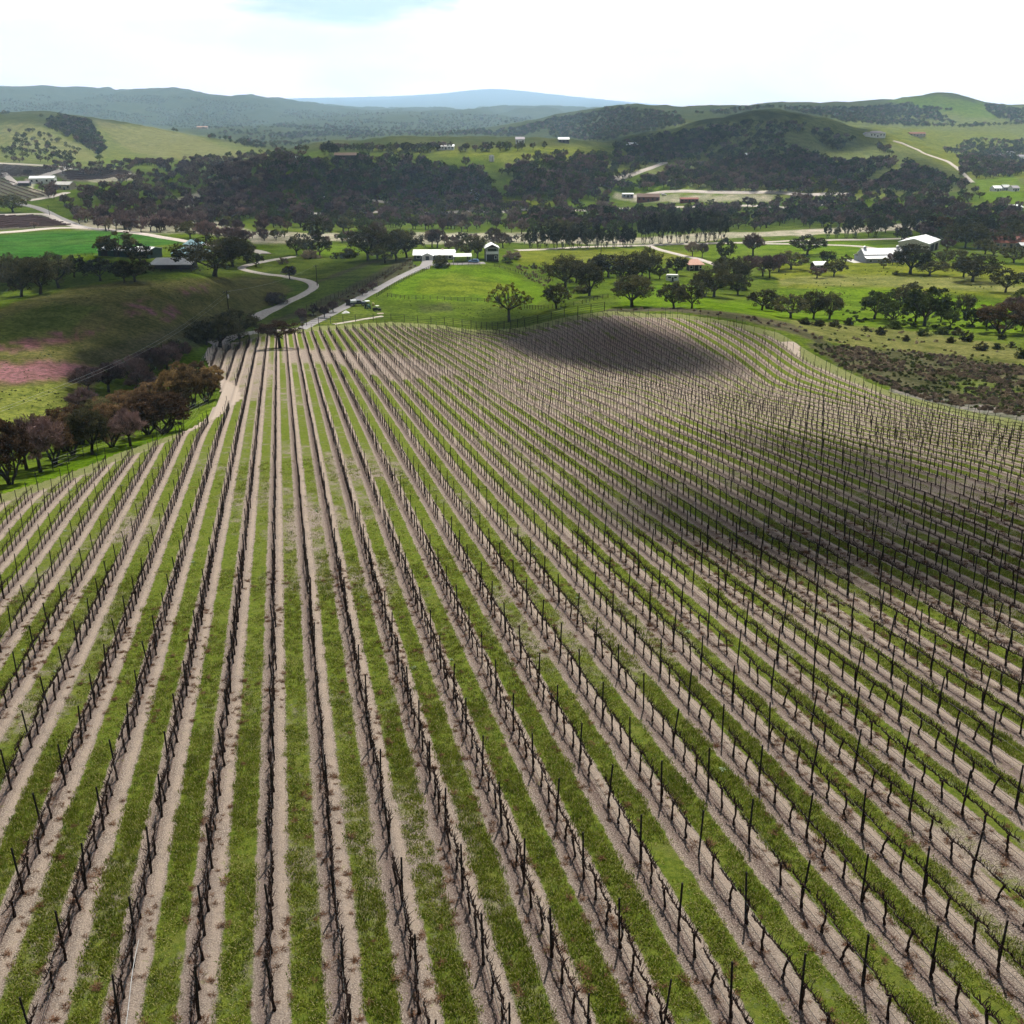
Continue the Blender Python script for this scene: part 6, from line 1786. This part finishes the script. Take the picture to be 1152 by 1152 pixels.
# ------------------------------------------------------------------ air, clouds, sun, sky, camera
def build_shade_clouds():  # cloud sheet added out of view, its thickness shaped for the shadows it casts
    base = 560.0
    th = np.radians(np.linspace(-34, 34, 190))
    rho = np.exp(np.linspace(math.log(55), math.log(2500), 230))
    T, R = np.meshgrid(th, rho, indexing="ij")
    X, Y = R * np.sin(T), R * np.cos(T); Z = H(X, Y)
    u, v, zc = project(X, Y, Z)
    D = np.zeros(X.shape)
    wob = fbm(X / (12 + R * .12), Y / (12 + R * .12), 50, 3) - 0.5
    for cu, cv, ru, rv, rot, st, soft in SHADE:
        c, s = math.cos(math.radians(rot)), math.sin(math.radians(rot))
        du, dv = u - cu, v - cv
        r = np.hypot((du * c + dv * s) / ru, (-du * s + dv * c) / rv) + wob * 0.9
        q_ = np.clip((1 + soft - r) / (2 * soft), 0, 1)
        D = np.sqrt(D * D + (st * q_ * q_ * (3 - 2 * q_)) ** 2)
    D *= 0.5 + 1.0 * fbm(X / 22, Y / 22, 51, 3)
    D *= np.clip((th[-1] - np.abs(T)) / 0.03, 0, 1) * np.clip((R - 60) / 20, 0, 1) * np.clip((2300 - R) / 500, 0, 1)
    thick = D * 9.0
    k = (base - Z) / SUNDIR[2]
    CX, CY = X + SUNDIR[0] * k, Y + SUNDIR[1] * k
    top = base + thick / 2
    bot = base - thick / 2
    on = D > 0.004
    q0 = on[:-1, :-1] | on[1:, :-1] | on[1:, 1:] | on[:-1, 1:]
    i = np.arange(X.size).reshape(X.shape)
    quad = lambda o: np.stack([i[:-1, :-1], i[:-1, 1:], i[1:, 1:], i[1:, :-1]], -1)[q0] + o
    V = np.concatenate([np.stack([CX, CY, top + 0.01], -1).reshape(-1, 3), np.stack([CX, CY, bot - 0.01], -1).reshape(-1, 3)])
    A, B = quad(0), quad(X.size)[:, ::-1]
    # side walls round every patch
    ed = {}
    for f in A:
        for a, b in zip(f, np.roll(f, -1)):
            a, b = int(a), int(b)
            if (b, a) in ed: del ed[(b, a)]
            else: ed[(a, b)] = 1
    W = np.array([(b, a, a + X.size, b + X.size) for a, b in ed], np.int32).reshape(-1, 4)
    q = np.concatenate([A, B, W])
    used, inv = np.unique(q.ravel(), return_inverse=True)
    m, nt, N, L = new_mat("cloud")
    vol = N.new("ShaderNodeVolumePrincipled")
    vol.inputs["Color"].default_value = (0.96, 0.97, 1, 1); vol.inputs["Density"].default_value = 0.9
    vol.inputs["Anisotropy"].default_value = 0.6
    o = N.new("ShaderNodeOutputMaterial"); L.new(vol.outputs[0], o.inputs["Volume"])
    return tag(link("shade_clouds", np_mesh("shade_clouds", V[used], inv.reshape(-1, 4)[:, ::-1], m, True)), "unseen cloud sheet shaped to cast shade on the vineyard and hills", "shade_clouds", kind="stuff")

SHADE = [   # ground patches that the added cloud sheet is shaped to shade: u, v, half width, half height, turn, depth, softness
    (1010, 590, 230, 46, 10, 0.26, 1.1), (985, 632, 245, 26, 11, 0.38, 1.1), (930, 522, 110, 22, 12, 0.20, 0.9), (780, 575, 90, 20, 26, 0.22, 1.3), (870, 520, 90, 20, 14, 0.06, 1.2),
    (690, 388, 120, 24, 9, 0.9, 0.5), (830, 372, 45, 12, 22, 0.10, 0.8),
    (205, 380, 92, 28, -14, 1.0, 0.6), (150, 350, 170, 22, -6, 0.5, 0.6), (50, 309, 125, 14, 0, 0.9, 0.5), (350, 332, 70, 22, -22, 0.30, 0.6), (150, 425, 70, 22, -20, .28, .6),
    (400, 212, 190, 24, 0, 0.2, 0.8), (130, 232, 90, 18, 0, 0.10, 0.7), (40, 196, 80, 9, 0, .12, .7), (690, 250, 120, 10, 0, 0.12, 0.8),
    (860, 148, 112, 17, 4, 1.2, 0.55), (755, 168, 60, 12, 0, 0.8, 0.8), (910, 188, 100, 13, 10, .34, .8), (1050, 195, 40, 12, 25, 0.15, 0.7),
    (940, 245, 140, 9, 0, 0.12, 0.8), (1090, 266, 100, 10, 0, 0.14, 0.8), (300, 285, 50, 16, 0, .10, .7), (520, 130, 200, 10, 0, .1, .8),
]
build_shade_clouds()

def build_haze():
    me = bpy.data.meshes.new("haze")
    x0, x1, y0, y1, z0, z1 = -33000, 33000, -36000, 36000, float(ZT.min()) - 60, max(10.0, float(ZT.max()) + 25.0)
    vs = [(x, y, z) for z in (z0, z1) for x, y in ((x0, y0), (x1, y0), (x1, y1), (x0, y1))]
    me.from_pydata(vs, [], [(0, 3, 2, 1), (4, 5, 6, 7), (0, 1, 5, 4), (1, 2, 6, 5), (2, 3, 7, 6), (3, 0, 4, 7)])
    m, nt, N, L = new_mat("haze")
    vol = N.new("ShaderNodeVolumePrincipled")
    vol.inputs["Color"].default_value = (0.52, 0.75, 1.0, 1); vol.inputs["Density"].default_value = HAZE_DENSITY
    vol.inputs["Anisotropy"].default_value = 0.4
    o = N.new("ShaderNodeOutputMaterial"); L.new(vol.outputs[0], o.inputs["Volume"])
    me.materials.append(m)
    return tag(link("haze", me), kind="stuff")

HAZE_DENSITY = 7.8e-5
build_haze()

sun = bpy.data.lights.new("sun", "SUN")
sun.energy = 5.0; sun.angle = math.radians(0.53); sun.color = (1.0, 0.95, 0.87)
so = bpy.data.objects.new("sun", sun); COL.objects.link(so)
so.rotation_euler = Vector(tuple(SUNDIR)).to_track_quat("Z", "Y").to_euler()
so.location = (0, 0, 500)

def build_world():
    w = bpy.data.worlds.new("World"); scene.world = w; w.use_nodes = True
    nt = w.node_tree; N, L = nt.nodes, nt.links
    N.clear()
    sky = N.new("ShaderNodeTexSky"); sky.sky_type = "NISHITA"; sky.sun_disc = False
    sky.sun_elevation = SUN_EL; sky.sun_rotation = SUN_AZ
    sky.air_density = 1.0; sky.dust_density = 1.5
    b1 = N.new("ShaderNodeBackground"); b1.inputs[1].default_value = 0.05
    L.new(sky.outputs[0], b1.inputs[0])
    tc = N.new("ShaderNodeTexCoord"); D = tc.outputs["Generated"]
    nv = N.new("ShaderNodeVectorMath"); nv.operation = "NORMALIZE"; L.new(D, nv.inputs[0]); D = nv.outputs[0]
    sp = N.new("ShaderNodeSeparateXYZ"); L.new(D, sp.inputs[0])
    mp = N.new("ShaderNodeMapping"); mp.inputs["Scale"].default_value = (1, 1, 4.5); L.new(D, mp.inputs["Vector"])
    n1 = _noise(N, L, mp.outputs[0], 3.2, 7, 0.58, 0.4)
    n2 = _noise(N, L, mp.outputs[0], 11.0, 6, 0.6, 0.2)
    low = _ramp(N, L, sp.outputs[2], 0.088, 0.17, 1.0, 0.0)
    bright = _math(N, L, "ADD", _math(N, L, "MULTIPLY", low, 2.3), 0.05)
    tex = _math(N, L, "ADD", _ramp(N, L, n1, 0.25, 0.62, 0.66, 1.16), _math(N, L, "MULTIPLY", _math(N, L, "SUBTRACT", n2, 0.5), 0.22))
    val = _math(N, L, "MULTIPLY", bright, tex)
    cc = N.new("ShaderNodeCombineColor")
    L.new(_math(N, L, "MULTIPLY", val, 1.34), cc.inputs[0]); L.new(val, cc.inputs[1]); L.new(_math(N, L, "MULTIPLY", val, 0.95), cc.inputs[2])
    b2 = N.new("ShaderNodeBackground"); b2.inputs[1].default_value = 1.35; L.new(cc.outputs[0], b2.inputs[0])
    cover = _ramp(N, L, n1, 0.30, 0.42, 0.75, 1.0)
    # the one opening in the cloud deck, low ahead and a little to the left
    gx, gy, gz = ray(405, 2); g = Vector((float(gx), float(gy), float(gz))).normalized()
    df = N.new("ShaderNodeVectorMath"); df.operation = "SUBTRACT"; L.new(D, df.inputs[0]); df.inputs[1].default_value = g
    ms = N.new("ShaderNodeVectorMath"); ms.operation = "MULTIPLY"; L.new(df.outputs[0], ms.inputs[0]); ms.inputs[1].default_value = (1 / 0.10, 1 / 0.10, 1 / 0.018)
    ln = N.new("ShaderNodeVectorMath"); ln.operation = "LENGTH"; L.new(ms.outputs[0], ln.inputs[0])
    hole = _ramp(N, L, _math(N, L, "ADD", ln.outputs["Value"], _math(N, L, "MULTIPLY", _math(N, L, "SUBTRACT", n2, 0.5), 1.6)), 0.5, 1.25, 0.10, 1.0)
    lowc = _math(N, L, "MAXIMUM", cover, _ramp(N, L, sp.outputs[2], 0.06, 0.12, 1.0, 0.0))
    fac = _math(N, L, "MULTIPLY", lowc, hole)
    mx = N.new("ShaderNodeMixShader"); b3 = N.new("ShaderNodeBackground"); b3.inputs[0].default_value = (0.42, 0.60, 0.84, 1); b3.inputs[1].default_value = 0.62
    gap = N.new("ShaderNodeMixShader"); L.new(_ramp(N, L, hole, 0.35, 0.9, 1.0, 0.0), gap.inputs[0]); L.new(b1.outputs[0], gap.inputs[1]); L.new(b3.outputs[0], gap.inputs[2])
    L.new(fac, mx.inputs[0]); L.new(gap.outputs[0], mx.inputs[1]); L.new(b2.outputs[0], mx.inputs[2])
    o = N.new("ShaderNodeOutputWorld"); L.new(mx.outputs[0], o.inputs["Surface"])
    w.cycles.sampling_method = "AUTOMATIC"
build_world()

cam = bpy.data.cameras.new("camera")
cam.sensor_width = 36.0; cam.sensor_height = 36.0; cam.sensor_fit = "HORIZONTAL"
cam.lens = 36.0 * F / 1152.0
cam.clip_start = 0.5; cam.clip_end = 90000
co = bpy.data.objects.new("camera", cam); COL.objects.link(co)
co.location = (0, 0, 0); co.rotation_euler = (PI / 2 - PITCH, 0, 0)
scene.camera = co

vs_ = scene.view_settings
vs_.view_transform = "Standard"; vs_.look = "None"; vs_.exposure = 0.82; vs_.gamma = 1.0; vs_.use_curve_mapping = False
scene.render.engine = "CYCLES"
cy = scene.cycles
cy.max_bounces = 5; cy.diffuse_bounces = 2; cy.glossy_bounces = 1; cy.transmission_bounces = 2; cy.volume_bounces = 2; cy.transparent_max_bounces = 12
cy.sample_clamp_indirect = 4.0
cy.caustics_reflective = False; cy.caustics_refractive = False
cy.use_denoising = True
try:
    cy.denoiser = "OPENIMAGEDENOISE"; cy.denoising_input_passes = "RGB_ALBEDO_NORMAL"; cy.denoising_prefilter = "ACCURATE"
except Exception:
    pass
